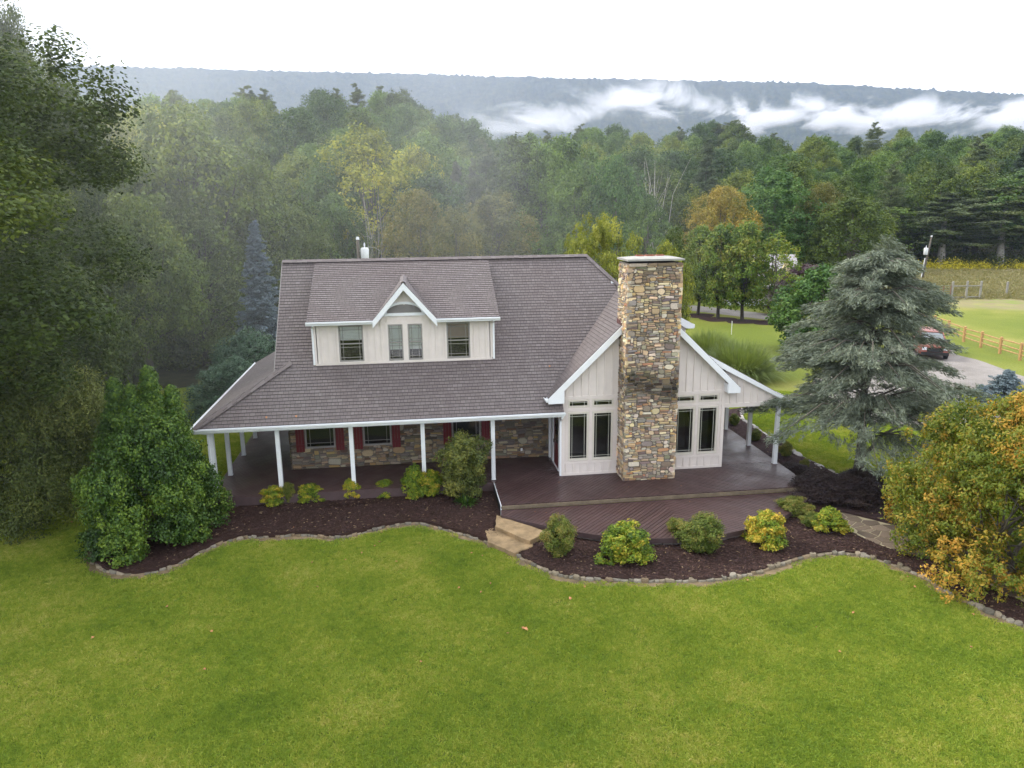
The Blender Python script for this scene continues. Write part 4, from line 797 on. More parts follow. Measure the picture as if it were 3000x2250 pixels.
# flagstone path: crazy paving with pale joints
def pave(poly, z, seed):
    rg = np.random.default_rng(seed); P = np.array(poly); lo, hi = P.min(0), P.max(0); st = 0.42; pts = []
    for i in range(int((hi[0]-lo[0])/st)+2):
        for j in range(int((hi[1]-lo[1])/st)+2): pts.append(lo+np.array([i*st, j*st])+rg.normal(0, .12, 2))
    pts = np.array(pts); inside = inpoly(pts, poly); mb = MB()
    for k in np.where(inside)[0]:
        c = pts[k]; cell = [(c[0]-.6, c[1]-.6), (c[0]+.6, c[1]-.6), (c[0]+.6, c[1]+.6), (c[0]-.6, c[1]+.6)]; dd = np.hypot(*(pts-c).T)
        for m in np.where((dd < 1.4) & (dd > 0))[0]:
            d = pts[m]-c; L2 = np.linalg.norm(d); mid = c+d/2; n_ = d/L2; cell = clip(cell, -n_[0], -n_[1], -(mid@n_)+0.018)
            if len(cell) < 3: break
        if len(cell) < 3: continue
        mb.c = tuple(np.array((0.15, 0.115, 0.085))*(0.7+.6*rg.random())); zz = z+0.012+rg.normal()*0.003
        mb.add([(x, y, zz) for x, y in cell]+[(x, y, z-.02) for x, y in cell], [list(range(len(cell)))]+[(j+len(cell), (j+1) % len(cell)+len(cell), (j+1) % len(cell), j) for j in range(len(cell))])
    return mb
pathpoly = [tuple(p) for p in SL]+[tuple(p) for p in SU[::-1]]
M_joint = simple('pale_mortar_joint', (0.36, 0.31, 0.20), 0.9, 0.2)
o = sheet('flagstone_path', ccw(pathpoly), lambda y: -0.475, M_joint); mb = pave(ccw(pathpoly), -0.475, 5); pv = mb.obj('paving_stones', M_stone, o)
# drive and apron
def strip(name, pts, wd, z, mat):
    L_ = smooth_line(pts, 6); V = []; n = len(L_)
    for i, p in enumerate(L_):
        a, b = L_[max(0, i-1)], L_[min(n-1, i+1)]; d = np.array(b)-np.array(a); d /= np.linalg.norm(d); nn = np.array([-d[1], d[0]]); w_ = wd/2*(1+0.12*mn.noise(Vector((p[0]*.3, p[1]*.3, 1))))
        V += [(p[0]+nn[0]*w_, p[1]+nn[1]*w_, z), (p[0]-nn[0]*w_, p[1]-nn[1]*w_, z)]
    return tag(link(name, make_mesh(name, V, [[2*i+1, 2*i+3, 2*i+2, 2*i] for i in range(n-1)], mats=[mat])), kind='structure')
strip('gravel_road', pxs([(1700, 870), (1980, 897), (2180, 920), (2310, 936), (2450, 958), (2620, 992), (2730, 1030)]), 3.6, GZ+.006, M_gravel)
drv = smooth_line(pxs([(2420, 1078), (2480, 1056), (2560, 1030), (2660, 1000), (2760, 1010), (2800, 1038), (2862, 1054), (2916, 1073), (2980, 1097), (3120, 1150), (3120, 1290), (2900, 1275), (2700, 1250), (2560, 1242), (2400, 1222), (2380, 1205), (2360, 1150)]), 4, True)
tag(link('gravel_apron', make_mesh('gravel_apron', [(p[0], p[1], GZ+.010) for p in ccw([tuple(p) for p in drv])], [list(range(len(drv)))], mats=[M_gravel])), kind='structure')
def ring(px, py, r, seed, z=GZ+.014):
    c = atz(px, py); V = [(c[0]+math.cos(a)*r*(1+.15*math.sin(3*a+seed)), c[1]+math.sin(a)*r*.9*(1+.1*math.sin(2*a+seed)), z) for a in np.linspace(0, 2*math.pi, 25)[:-1]]
    tag(link('mulch_ring', make_mesh('mulch_ring', V, [list(range(24))], cols=[(0.042, 0.025, 0.025)]*24, mats=[M_mulch])), kind='structure')
ROW = [(2044.7, 925, 655), (2102.7, 936, 650), (2174, 942, 642), (2259, 946, 675)]
for i, (a, b, c) in enumerate(ROW): ring(a, b, 1.75, i, GZ+.014+i*.004)
ring(2345, 962, 1.6, 5); ring(249, 1225, 1.8, 7); ring(370, 1157, 1.6, 8); ring(560, 1010, 2.2, 9)
# slab steps
def slab(pxl, z, th, label, seed):
    P = [atz(a, b, z) for a, b in pxl]; rg = np.random.default_rng(seed); L_ = [tuple(p[:2]) for p in P]; out = []
    for i in range(len(L_)):
        a, b = np.array(L_[i]), np.array(L_[(i+1) % len(L_)])
        for t in np.arange(4)/4: out.append(a+(b-a)*t+(rg.normal(0, .012, 2) if t else 0))
    out = ccw([tuple(p) for p in out]); n = len(out); c = np.mean(out, 0); V = [(x, y, z+rg.normal()*.004) for x, y in [tuple(c+(np.array(p)-c)*.985) for p in out]]+[(x, y, z-.025) for x, y in out]+[(c[0]+(x-c[0])*(.985+rg.normal()*.01), c[1]+(y-c[1])*(.985+rg.normal()*.01), z-th) for x, y in out]
    F = [list(range(n))]+[(k+m+n, (k+1) % n+m+n, (k+1) % n+m, k+m) for m in (0, n) for k in range(n)]
    return tag(link('stone_step', make_mesh('stone_step', V, F, mats=[M_slab])), label, 'step')
g = lambda u, v: (1150+u*.31646, 1150+v*.31646)
slab([g(*p) for p in ((962, 1133), (1395, 1275), (1402, 1300), (1365, 1325), (1270, 1370), (948, 1238))], -0.235, 0.20, 'upper sandstone slab step against the lower deck, with a rusty front edge', 1)
slab([g(*p) for p in ((857, 1275), (900, 1258), (960, 1250), (1300, 1395), (1295, 1425), (1200, 1455), (1130, 1487), (1000, 1430), (890, 1385), (870, 1330))], -0.385, 0.20, 'lower sandstone slab step lying at the edge of the lawn', 2)
# ================================================================ grass (stuff)
def grassmat():
    m = leafmat('lawn_blades', (0.1, 0.1, 0.1), (0.2, .2, .2), (0.3, .3, .3), 0.3, 0, 0.2, 0.6); nt = m.node_tree
    rp = [n for n in nt.nodes if n.type == 'VALTORGB'][0]; g = N(nt, 'ShaderNodeNewGeometry').outputs['Position']
    n1 = noise(nt, 0.45, 5, 0.68, vec=g); n2 = noise(nt, 7.0, 5, 0.8, vec=g)
    a = N(nt, 'ShaderNodeMath', operation='MULTIPLY_ADD'); a.inputs[1].default_value = 0.45; nt.links.new(n2.outputs['Fac'], a.inputs[0]); nt.links.new(n1.outputs['Fac'], a.inputs[2])
    src = rp.inputs[0].links[0].from_socket; b = N(nt, 'ShaderNodeMath', operation='MULTIPLY_ADD'); b.inputs[1].default_value = 0.55; nt.links.new(src, b.inputs[0]); nt.links.new(a.outputs[0], b.inputs[2])
    c = N(nt, 'ShaderNodeMath', operation='SUBTRACT'); c.inputs[1].default_value = 0.50; nt.links.new(b.outputs[0], c.inputs[0]); nt.links.new(c.outputs[0], rp.inputs[0])
    e = rp.color_ramp.elements; cols = [(0.12, (0.125, 0.205, 0.024)), (0.42, (0.230, 0.325, 0.038)), (0.66, (0.350, 0.405, 0.060)), (0.92, (0.58, 0.51, 0.18))]
    while len(e) < 4: e.new(0.5)
    for i, (p, k) in enumerate(cols): e[i].position = p; e[i].color = (*k, 1)
    return m
M_grass = grassmat()
def grass_patch(seed, r, n, hgt):
    rg = np.random.default_rng(seed); a = rg.random(n)*6.283; rr = r*np.sqrt(rg.random(n)); P = np.stack([np.cos(a)*rr, np.sin(a)*rr, np.zeros(n)], 1)
    t = rg.random(n)*6.283; b = np.stack([np.cos(t), np.sin(t), np.zeros(n)], 1); ln = rg.normal(0, .55, (n, 2)); h = hgt*(0.5+rg.random(n)); w_ = 0.0075
    tip = P+np.stack([ln[:, 0]*h, ln[:, 1]*h, h*0.8], 1); mid = P+np.stack([ln[:, 0]*h*.35, ln[:, 1]*h*.35, h*.55], 1)
    V = np.stack([P-b*w_*.8, P+b*w_*.8, mid+b*w_*.8, tip, mid-b*w_*.8], 1).reshape(-1, 3); F = np.arange(5*n, dtype=np.int32).reshape(-1, 5); C = np.zeros((n, 3)); C[:, 0] = rg.random(n); q_ = rg.uniform(-r, r, (40, 2)); v_ = rg.random(40); k_ = ((P[:, None, :2]-q_[None])**2).sum(-1).argmin(1); C[:, 1] = v_[k_]; C[:, 2] = v_[k_]; tip[:, 2] *= 0.6+0.6*v_[k_]; V = np.stack([P-b*w_*.8, P+b*w_*.8, mid+b*w_*.8, tip, mid-b*w_*.8], 1).reshape(-1, 3)
    return make_mesh('grass_patch', V, F, cols=np.repeat(C, 5, axis=0), mats=[M_grass])
def scatter(name, P, rot, scl, idx, meshes, kind='stuff'):
    """one 'stuff' object: instances of the meshes on points through geometry nodes"""
    coll = bpy.data.collections.new(name+'_source')
    for i, me in enumerate(meshes): coll.objects.link(bpy.data.objects.new('%s_src_%02d' % (name, i), me))
    me = bpy.data.meshes.new(name); me.vertices.add(len(P)); me.vertices.foreach_set('co', np.asarray(P, np.float32).ravel())
    R3 = np.zeros((len(P), 3), np.float32); R3[:, 2] = rot
    at = me.attributes.new('rot', 'FLOAT_VECTOR', 'POINT'); at.data.foreach_set('vector', R3.ravel())
    sc = np.asarray(scl, np.float32); sc = np.repeat(sc[:, None], 3, 1) if sc.ndim == 1 else sc
    at = me.attributes.new('scl', 'FLOAT_VECTOR', 'POINT'); at.data.foreach_set('vector', sc.ravel())
    at = me.attributes.new('idx', 'INT', 'POINT'); at.data.foreach_set('value', np.asarray(idx, np.int32))
    o = link(name, me); ng = bpy.data.node_groups.new(name, 'GeometryNodeTree')
    ng.interface.new_socket('Geometry', in_out='INPUT', socket_type='NodeSocketGeometry'); ng.interface.new_socket('Geometry', in_out='OUTPUT', socket_type='NodeSocketGeometry')
    gi = ng.nodes.new('NodeGroupInput'); go = ng.nodes.new('NodeGroupOutput'); ci = ng.nodes.new('GeometryNodeCollectionInfo'); ci.inputs['Collection'].default_value = coll; ci.inputs['Separate Children'].default_value = True; ci.inputs['Reset Children'].default_value = True
    ip = ng.nodes.new('GeometryNodeInstanceOnPoints'); ip.inputs['Pick Instance'].default_value = True
    def na(n_, t):
        q = ng.nodes.new('GeometryNodeInputNamedAttribute'); q.data_type = t; q.inputs['Name'].default_value = n_; return q.outputs['Attribute']
    k = ng.links.new; k(gi.outputs[0], ip.inputs['Points']); k(ci.outputs[0], ip.inputs['Instance']); k(na('idx', 'INT'), ip.inputs['Instance Index']); k(na('rot', 'FLOAT_VECTOR'), ip.inputs['Rotation']); k(na('scl', 'FLOAT_VECTOR'), ip.inputs['Scale']); k(ip.outputs[0], go.inputs[0])
    md = o.modifiers.new('scatter', 'NODES'); md.node_group = ng; return tag(o, kind=kind)
rg = np.random.default_rng(77); st = 0.28; gx, gy = np.meshgrid(np.arange(-50, 36, st), np.arange(-20, 26, st)); P = np.stack([gx.ravel(), gy.ravel()], 1)+rg.uniform(-.15, .15, (gx.size, 2))
P3 = np.column_stack([P, np.full(len(P), GZ)]); D = P3-CAM; zz = D@_fw; px = 1500+FPX*(D@_R)/zz; py = 1125-FPX*(D@_U)/zz; dd = np.hypot(D[:, 0], D[:, 1])
keep = (zz > 1) & (px > -1500) & (px < 4600) & (py < 2700) & ((dd < 36) | ((px > 2000) & (dd < 46)) | ((px < 700) & (px > -300) & (dd < 50)))
hb_ = [(-13.4, -0.5), (9.2, -0.5), (9.2, 10.8), (-13.4, 10.8)]
def grow(poly, m): 
    c = np.mean(poly, 0); return poly
for poly in (bedL, bedR, bedS, LD, hb_, pathpoly, [(p[0], p[1]) for p in drv], [(9, -8), (9, 12), (9.3, 12)]): keep &= ~inpoly(P, poly)
for line in (EL, ER, ES):
    q = np.array([p[:2] for p in line]); md_ = np.full(len(P), 9.0); k_ = np.where(keep)[0]; md_[k_] = np.sqrt(((P[k_, None, :]-q[None])**2).sum(-1)).min(1); keep &= md_ > 0.40
stp = np.array([atz(*g(1080, 1330), -.5)[:2]]); keep &= np.hypot(*(P-stp[0]).T) > 0.8
behind = (P[:, 0] > -13) & (P[:, 0] < 8) & (P[:, 1] > -0.5); keep &= ~behind
P = P[keep]; dd = dd[keep]
scatter('lawn_grass', np.column_stack([P, np.full(len(P), GZ-.005)]), rg.random(len(P))*6.283, 0.75+0.5*rg.random(len(P)), rg.integers(0, 8, len(P)), [grass_patch(i, 0.33, 520, 0.055) for i in range(8)])
print('grass', len(P))
# ================================================================ plants
LM = dict(
 forest=leafmat('forest_leaves', (0.028, 0.062, 0.015), (0.074, 0.137, 0.028), (0.168, 0.254, 0.049), 0.3, 0.6),
 forest2=leafmat('forest_leaves_warm', (0.039, 0.065, 0.013), (0.107, 0.158, 0.026), (0.229, 0.269, 0.042), 0.3, 0.5),
 pine=leafmat('pine_needles', (0.024, 0.044, 0.024), (0.056, 0.090, 0.044), (0.110, 0.150, 0.060), 0.15, 0.4),
 lime=leafmat('lime_leaves', (0.10, 0.13, 0.025), (0.24, 0.27, 0.05), (0.42, 0.42, 0.10), 0.4),
 pineL=leafmat('light_pine_needles', (0.051, 0.076, 0.033), (0.108, 0.146, 0.057), (0.190, 0.215, 0.076), 0.15, 0.3),
 pinepale=leafmat('pale_pine_needles', (0.060, 0.072, 0.042), (0.120, 0.138, 0.084), (0.192, 0.204, 0.120), 0.2),
 yellow=leafmat('yellow_green_leaves', (0.083, 0.108, 0.021), (0.239, 0.270, 0.038), (0.520, 0.478, 0.062), 0.4, 0.2),
 olive=leafmat('olive_oak_leaves', (0.026, 0.044, 0.013), (0.073, 0.109, 0.025), (0.171, 0.209, 0.043), 0.35, 0.2),
 orange=leafmat('orange_brown_leaves', (0.068, 0.086, 0.025), (0.153, 0.155, 0.040), (0.270, 0.230, 0.055), 0.3, 0.3),
 gold=leafmat('golden_leaves', (0.132, 0.132, 0.022), (0.312, 0.252, 0.036), (0.504, 0.348, 0.066), 0.3),
 near=leafmat('turning_leaves', (0.063, 0.110, 0.015), (0.183, 0.215, 0.025), (0.627, 0.336, 0.060), 0.35),
 cedar=leafmat('blue_cedar_needles', (0.101, 0.128, 0.094), (0.222, 0.255, 0.188), (0.417, 0.423, 0.282), 0.12),
 spruce=leafmat('blue_spruce_needles', (0.048, 0.070, 0.091), (0.119, 0.162, 0.194), (0.238, 0.292, 0.335), 0.1),
 dwarf=leafmat('silver_blue_needles', (0.065, 0.098, 0.111), (0.143, 0.195, 0.221), (0.260, 0.312, 0.338), 0.1),
 barb=leafmat('burgundy_leaves', (0.020, 0.013, 0.014), (0.045, 0.031, 0.031), (0.084, 0.056, 0.048), 0.15),
 plum=leafmat('purple_leaves', (0.042, 0.025, 0.034), (0.104, 0.062, 0.079), (0.229, 0.156, 0.177), 0.2),
 willow=leafmat('light_green_leaves', (0.051, 0.082, 0.022), (0.128, 0.170, 0.048), (0.255, 0.306, 0.102), 0.35, 0.2),
 maple=leafmat('maple_leaves', (0.027, 0.071, 0.017), (0.076, 0.162, 0.037), (0.187, 0.289, 0.076), 0.3),
 pear=leafmat('pear_tree_leaves', (0.046, 0.095, 0.018), (0.128, 0.203, 0.027), (0.319, 0.319, 0.064), 0.35, 0.15),
 shrub=leafmat('glossy_green_leaves', (0.019, 0.048, 0.010), (0.060, 0.126, 0.017), (0.204, 0.300, 0.034), 0.25, 0.1, 0.4),
 vib=leafmat('blue_green_leaves', (0.024, 0.058, 0.031), (0.060, 0.119, 0.068), (0.128, 0.204, 0.119), 0.2),
 azal=leafmat('azalea_leaves', (0.053, 0.103, 0.018), (0.205, 0.294, 0.025), (0.642, 0.446, 0.062), 0.3, 0.25),
 azal2=leafmat('azalea_leaves_dull', (0.048, 0.077, 0.016), (0.136, 0.184, 0.029), (0.320, 0.256, 0.072), 0.3, 0.2),
 barn=leafmat('brown_green_leaves', (0.052, 0.076, 0.024), (0.125, 0.152, 0.038), (0.293, 0.285, 0.061), 0.3),
 dog=leafmat('dogwood_leaves', (0.038, 0.053, 0.016), (0.100, 0.133, 0.035), (0.254, 0.275, 0.073), 0.3),
 ogr=leafmat('ornamental_grass', (0.13, 0.18, 0.05), (0.24, 0.30, 0.10), (0.42, 0.45, 0.22), 0.4),
 rod=leafmat('goldenrod_flowers', (0.168, 0.180, 0.018), (0.408, 0.360, 0.024), (0.620, 0.540, 0.036), 0.3),
 mead=leafmat('meadow_stems', (0.17, 0.20, 0.06), (0.26, 0.23, 0.12), (0.36, 0.33, 0.16), 0.3),
 under=leafmat('undergrowth_leaves', (0.025, 0.040, 0.014), (0.072, 0.099, 0.025), (0.180, 0.198, 0.045), 0.3))
K = {}
K['oakA'] = broadleaf(1, 20, 13, 0.32, 0.33, 24, 30, 26, LM['forest'], crad=0.75, shape='egg', lobe_r=0.19, inner=.72)
K['oakB'] = broadleaf(2, 19, 14, 0.32, 0.33, 24, 30, 26, LM['forest'], crad=0.75, shape='round', lobe_r=0.2, zlo=0.26, inner=.72)
K['oakC'] = broadleaf(3, 18, 12, 0.28, 0.34, 18, 30, 24, LM['forest2'], crad=0.7, shape='egg', lobe_r=0.19, inner=.72)
K['oakD'] = broadleaf(4, 20, 12, 0.30, 0.33, 24, 30, 26, LM['forest2'], crad=0.75, shape='dome', lobe_r=0.2, inner=.72)
K['pineA'] = conifer(5, 22, 9, 0.22, LM['pineL'], 0.42, 22, 6, 18, 0.30, 0.22, prof=lambda f: (1-f)**0.5*0.9+0.1, gap=0.2, tuftr=0.62, twig=3, width=0.13, flat=0.5)
K['pineB'] = conifer(6, 21, 8, 0.2, LM['pine'], 0.40, 30, 6, 15, 0.22, 0.05, gap=0.12, tuftr=0.55, twig=3, width=0.13, flat=0.5)
def variant(k, mat): 
    c = K[k]['crown'].copy(); c.materials.clear(); c.materials.append(mat); return dict(K[k], crown=c)
# --- the wooded hillside: individual trees, nearest first
rg = np.random.default_rng(99); cand = []
d = 78.0
while d < 300:
    stp_ = 8.6+(d-78)*0.012; a0, a1 = ray(-260, 600), ray(3260, 600); A0, A1 = math.atan2(a0[0], a0[1]), math.atan2(a1[0], a1[1]); n = int((A1-A0)*d/(stp_*1.12))
    for i in range(n):
        a = A0+(i+0.5+rg.uniform(-.4, .4))/n*(A1-A0); dd_ = d+rg.uniform(-3, 3); x, y = CAM[0]+math.sin(a)*dd_, CAM[1]+math.cos(a)*dd_; p = float(az_px(np.array([x]), np.array([y]))[0])
        if T_D0(p)+1 < dd_ < T_DC(p)+10: cand.append((dd_, x, y, p))
    d += stp_*0.92
cand.sort(); print('forest candidates', len(cand))
grpT = 'trees of the wooded hillside behind the house'; forest_kinds = ['oakA', 'oakB', 'oakC', 'oakD', 'oakA', 'oakB', 'pineA', 'pineB']
lab = {'o': ('broadleaf_tree', 'green broadleaf tree standing among the woods on the misty hillside', 'broadleaf trees on the wooded hillside'), 'p': ('pine_tree', 'dark tall pine tree standing among the woods on the misty hillside', 'pine trees on the wooded hillside')}
rest = []
near_lim = 232
vis = [c for c in cand if -160 < c[3] < 3160]
step_keep = vis[:near_lim]; ids = {id(c) for c in step_keep}
for c in cand:
    dd_, x, y, p = c; pineP = 0.06 if (p > 1650 and rg.random() < .8) else 0.03
    if dd_ > T_DC(p)-22: pineP *= 0.8
    k = ('pineA', 'pineB')[rg.integers(2)] if rg.random() < pineP else ('oakA', 'oakB', 'oakC', 'oakD')[rg.integers(4)]
    s = (0.72+0.30*rg.random()) if k[0] == 'o' else (0.78+0.26*rg.random()); sw = s*(0.85+.3*rg.random()); z = Hs(x, y); rz = rg.random()*6.283
    if id(c) in ids: nm, lb, gp = lab[k[0]]; plant(K[k], nm, (x, y, z-.3), sw, s, rz, lb, 'tree', gp)
    else: rest.append((x, y, z-.3, rz, sw, s, k))
names = ['oakA', 'oakB', 'oakC', 'oakD', 'pineA', 'pineB']; R_ = np.array([r[:3] for r in rest])
scatter('woodland', R_, [r[3] for r in rest], np.array([(r[4], r[4], r[5]) for r in rest]), [names.index(r[6]) for r in rest], [K[n_]['crown'] for n_ in names])
# skyline pines
for px_, top, w_, dist in [(750, 243, 62, 183), (805, 250, 55, 186), (540, 255, 60, 172), (1070, 237, 50, 186), (1140, 245, 60, 188), (1010, 248, 50, 186), (1185, 275, 55, 190), (2060, 358, 60, 250), (2095, 350, 70, 252), (2135, 343, 75, 254), (2178, 368, 60, 256), (2262, 380, 52, 262), (2420, 392, 50, 270), (2600, 396, 55, 275), (2730, 385, 50, 280), (1705, 352, 40, 236), (1610, 372, 40, 222)]:
    plant_px(K['pineA'], 'pine_tree', px_, top+14, w_*1.8, dist, 'dark pine tree standing out on the skyline above the wooded hill', group='pines on the skyline')
# --- trees that can be told apart behind the house
spec = [
 ('tulip_tree', 'oakC', 'yellow', 1090, 352, 330, 88, 'tall yellow-green tree with bare pale limbs, rising behind the house ridge left of centre'),
 ('tulip_tree', 'oakA', 'yellow', 1225, 415, 190, 96, 'smaller yellow-green tree leaning on the right side of the tallest one behind the ridge'),
 ('autumn_tree', 'oakB', 'orange', 1235, 548, 230, 74, 'orange-brown autumn tree just behind the roof, left of two'),
 ('autumn_tree', 'oakD', 'orange', 1450, 548, 270, 76, 'wide orange-green autumn tree behind the middle of the roof ridge'),
 ('autumn_tree', 'oakC', 'orange', 1340, 600, 190, 70, 'small rusty tree low between the two autumn trees behind the ridge'),
 ('broadleaf_tree', 'oakD', 'forest2', 640, 610, 230, 66, 'dull olive tree left of the house, above the blue spruce'),
 ('broadleaf_tree', 'oakB', 'willow', 860, 600, 250, 72, 'pale olive bushy tree behind the left end of the roof ridge'),
 ('broadleaf_tree', 'oakA', 'forest', 980, 560, 200, 80, 'grey-green tree behind the roof beside the utility pole'),
 ('broadleaf_tree', 'oakA', 'forest', 1590, 405, 230, 92, 'tall dark green tree behind the right half of the ridge, tallest of its clump'),
 ('broadleaf_tree', 'oakD', 'forest', 1690, 470, 200, 84, 'dark green tree in the clump behind the spiky light green one'),
 ('broadleaf_tree', 'oakB', 'maple', 1810, 448, 210, 84, 'rounded deep green tree directly above the light green spiky tree'),
 ('broadleaf_tree', 'oakC', 'forest', 1905, 560, 160, 80, 'dark green tree just above the chimney top'),
 ('broadleaf_tree', 'oakD', 'maple', 2275, 478, 250, 108, 'big dark green tree behind the row of pear trees'),
 ('golden_tree', 'oakB', 'gold', 2118, 540, 215, 100, 'round golden-orange tree above the row of pear trees'),
 ('broadleaf_tree', 'oakC', 'yellow', 2055, 560, 140, 108, 'light yellow-green tree left behind the golden tree'),
 ('broadleaf_tree', 'oakB', 'orange', 2420, 530, 150, 112, 'reddish-brown turning tree in the woods right of the dark green tree'),
 ('broadleaf_tree', 'oakD', 'forest2', 2510, 560, 210, 104, 'olive green tree at the wood edge above the cedar top'),
 ('broadleaf_tree', 'oakA', 'forest', 2400, 600, 200, 112, 'dark tree at the wood edge behind the neighbouring house'),
 ('broadleaf_tree', 'oakC', 'willow', 1985, 655, 90, 60, 'small light green tree just right of the chimney cap'),
 ('broadleaf_tree', 'oakA', 'yellow', 1965, 700, 70, 52, 'low bright green bushy tree beside the chimney top'),
]
for nm, k, mt, px_, top, w_, dist, lb in spec:
    plant_px(variant(k, LM[mt]), nm, px_, top, w_, dist, lb)
pB = K['pineB']; pp = variant('pineB', LM['pinepale'])
for px_, top, w_, d_, lb in [(1345, 470, 110, 96, 'pale grey-green pine in the mist above the orange trees, left of a pair'), (1395, 462, 120, 99, 'pale grey-green pine in the mist above the orange trees, right of a pair')]: plant_px(pp, 'pine_tree', px_, top, w_, d_, lb)
# pines with bare lower trunks at the far side of the meadow
K['bigpine'] = conifer(15, 24, 11, 0.42, LM['pineL'], 0.42, 20, 5, 24, 0.30, 0.18, bark=M_barkw, gap=0.35, tuftr=0.85, flat=.55, twig=4, prof=lambda f: math.sin(math.pi*(f*0.75+0.25))**0.7, width=0.15)
for px_, top, w_, lb in [(2785, 560, 230, 'big spreading pine with a pale bare trunk at the edge of the meadow'), (2960, 540, 220, 'pine with a thin leaning pale trunk at the far right edge of the meadow'), ]:
    plant_px(K['bigpine'], 'pine_tree', px_, top, w_, 146+RNG.random()*6, lb)
for k_, mt, px_, top, w_, d_, lb in [('oakD', 'forest', 2640, 560, 230, 150, 'rounded green tree left of the utility pole at the meadow edge'), ('oakB', 'forest2', 2880, 500, 260, 158, 'tall green tree between the two pale-trunked pines'), ('oakA', 'forest', 2715, 520, 230, 160, 'dark green tree directly behind the utility pole'), ('oakC', 'forest', 3040, 480, 260, 156, 'green tree at the far right edge of the wood')]: plant_px(variant(k_, LM[mt]), 'broadleaf_tree', px_, top, w_, d_, lb)
# bare pale tree
mb = MB(); rg = np.random.default_rng(4); branches(mb, (0, 0, 0), [(rg.normal()*1.5, rg.normal()*1.5, 9+rg.random()*3) for i in range(6)], 0.08, rg, 5)
for i in range(5): branches(mb, (rg.normal()*.3, rg.normal()*.3, 4+i), [(rg.normal()*2, rg.normal()*2, 8+rg.random()*3) for i in range(3)], 0.035, rg, 4)
bt = mb.mesh('trunk', [M_barkw], True)
x, y = ppos(1915, 90); o = link('bare_tree', bt); o.location = (x, y, Hs(x, y)+4); tag(o, 'leafless pale dead tree among the woods right above the chimney', 'tree')
x, y = ppos(1100, 78); o = link('bare_tree', bt); o.location = (x, y, Hs(x, y)-1); o.scale = (1, 1, 1.1); tag(o, 'leafless pale dead tree in front of the tall yellow-green tree behind the ridge', 'tree')
# --- left woods
K['bigoak'] = broadleaf(20, 22, 15, 0.30, 0.11, 34, 76, 76, LM['olive'], crad=0.52, shape='egg', lobe_r=0.13, zlo=0.26, bark=M_barkd)
K['midoak'] = broadleaf(21, 12, 10, 0.22, 0.20, 20, 42, 30, LM['olive'], crad=0.50, shape='round', lobe_r=0.19, zlo=0.30, bark=M_barkd)
K['willow'] = broadleaf(22, 12, 9, 0.22, 0.22, 20, 42, 28, LM['willow'], crad=0.5, shape='egg', lobe_r=0.20, zlo=0.08, width=0.2, bark=M_barkd)
left = [('oak_tree', 'bigoak', None, -540, -420, 1160, 31, 'huge dark olive oak filling the left edge of the picture'),
 ('oak_tree', 'bigoak', None, 60, -70, 430, 44, 'tall olive oak whose thin top stands against the sky at upper left'),
 ('oak_tree', 'bigoak', 'forest2', -80, 60, 420, 50, 'dark oak behind the left-edge oak'),
 ('broadleaf_tree', 'midoak', None, 249, 640, 330, 45, 'olive tree on a short dark trunk in a mulch ring left of the big shrub'),
 ('broadleaf_tree', 'midoak', 'forest2', 392, 560, 330, 51, 'dark green tree on a thick dark trunk behind the big shrub'),
 ('broadleaf_tree', 'willow', None, 560, 520, 290, 57, 'light green drooping tree left of the blue spruce'),
 ('broadleaf_tree', 'willow', 'yellow', 340, 275, 260, 70, 'yellow-green tree rising above the left woods beside the sky'),
 ('broadleaf_tree', 'midoak', 'yellow', 455, 300, 230, 74, 'yellow-green tree with an orange tint in the middle of the left woods'),
 ('broadleaf_tree', 'willow', 'forest2', 590, 385, 240, 80, 'green tree above the light green drooping one'),
 ('broadleaf_tree', 'midoak', 'forest2', 690, 420, 220, 86, 'dull green tree up the slope above the blue spruce'),
 ('broadleaf_tree', 'midoak', 'yellow', 130, 420, 300, 58, 'yellowish tree in front of the tall oak tops at left'),
 ('broadleaf_tree', 'willow', 'willow', 420, 520, 260, 60, 'pale green tree between the drooping tree and the yellow-green ones'),
 ('broadleaf_tree', 'midoak', 'olive', 80, 700, 360, 38, 'shaded olive tree behind the dogwood at the left edge'),
 ('broadleaf_tree', 'willow', 'forest2', 250, 480, 250, 54, 'mid green tree in the centre of the left woods'),
 ('broadleaf_tree', 'midoak', 'forest', 640, 760, 220, 60, 'dark green low tree left of the blue spruce foot')]
for nm, k, mt, px_, top, w_, d_, lb in left: plant_px(variant(k, LM[mt]) if mt else K[k], nm, px_, top, w_, d_, lb)
rg = np.random.default_rng(55); lk = [variant('midoak', LM['forest2']), variant('willow', LM['forest2']), variant('midoak', LM['olive']), variant('willow', LM['yellow'])]
for i in range(26):
    d_ = 60+i*1.5; px_ = rg.uniform(-250, 700); x, y = ppos(px_, d_); s = 1.15+0.35*rg.random()
    plant(lk[int(rg.integers(4))], 'broadleaf_tree', (x, y, Hs(x, y)), s, s*1.05, rg.random()*6.28, 'leafy tree deep inside the left woods', 'tree', 'trees deep inside the left woods')
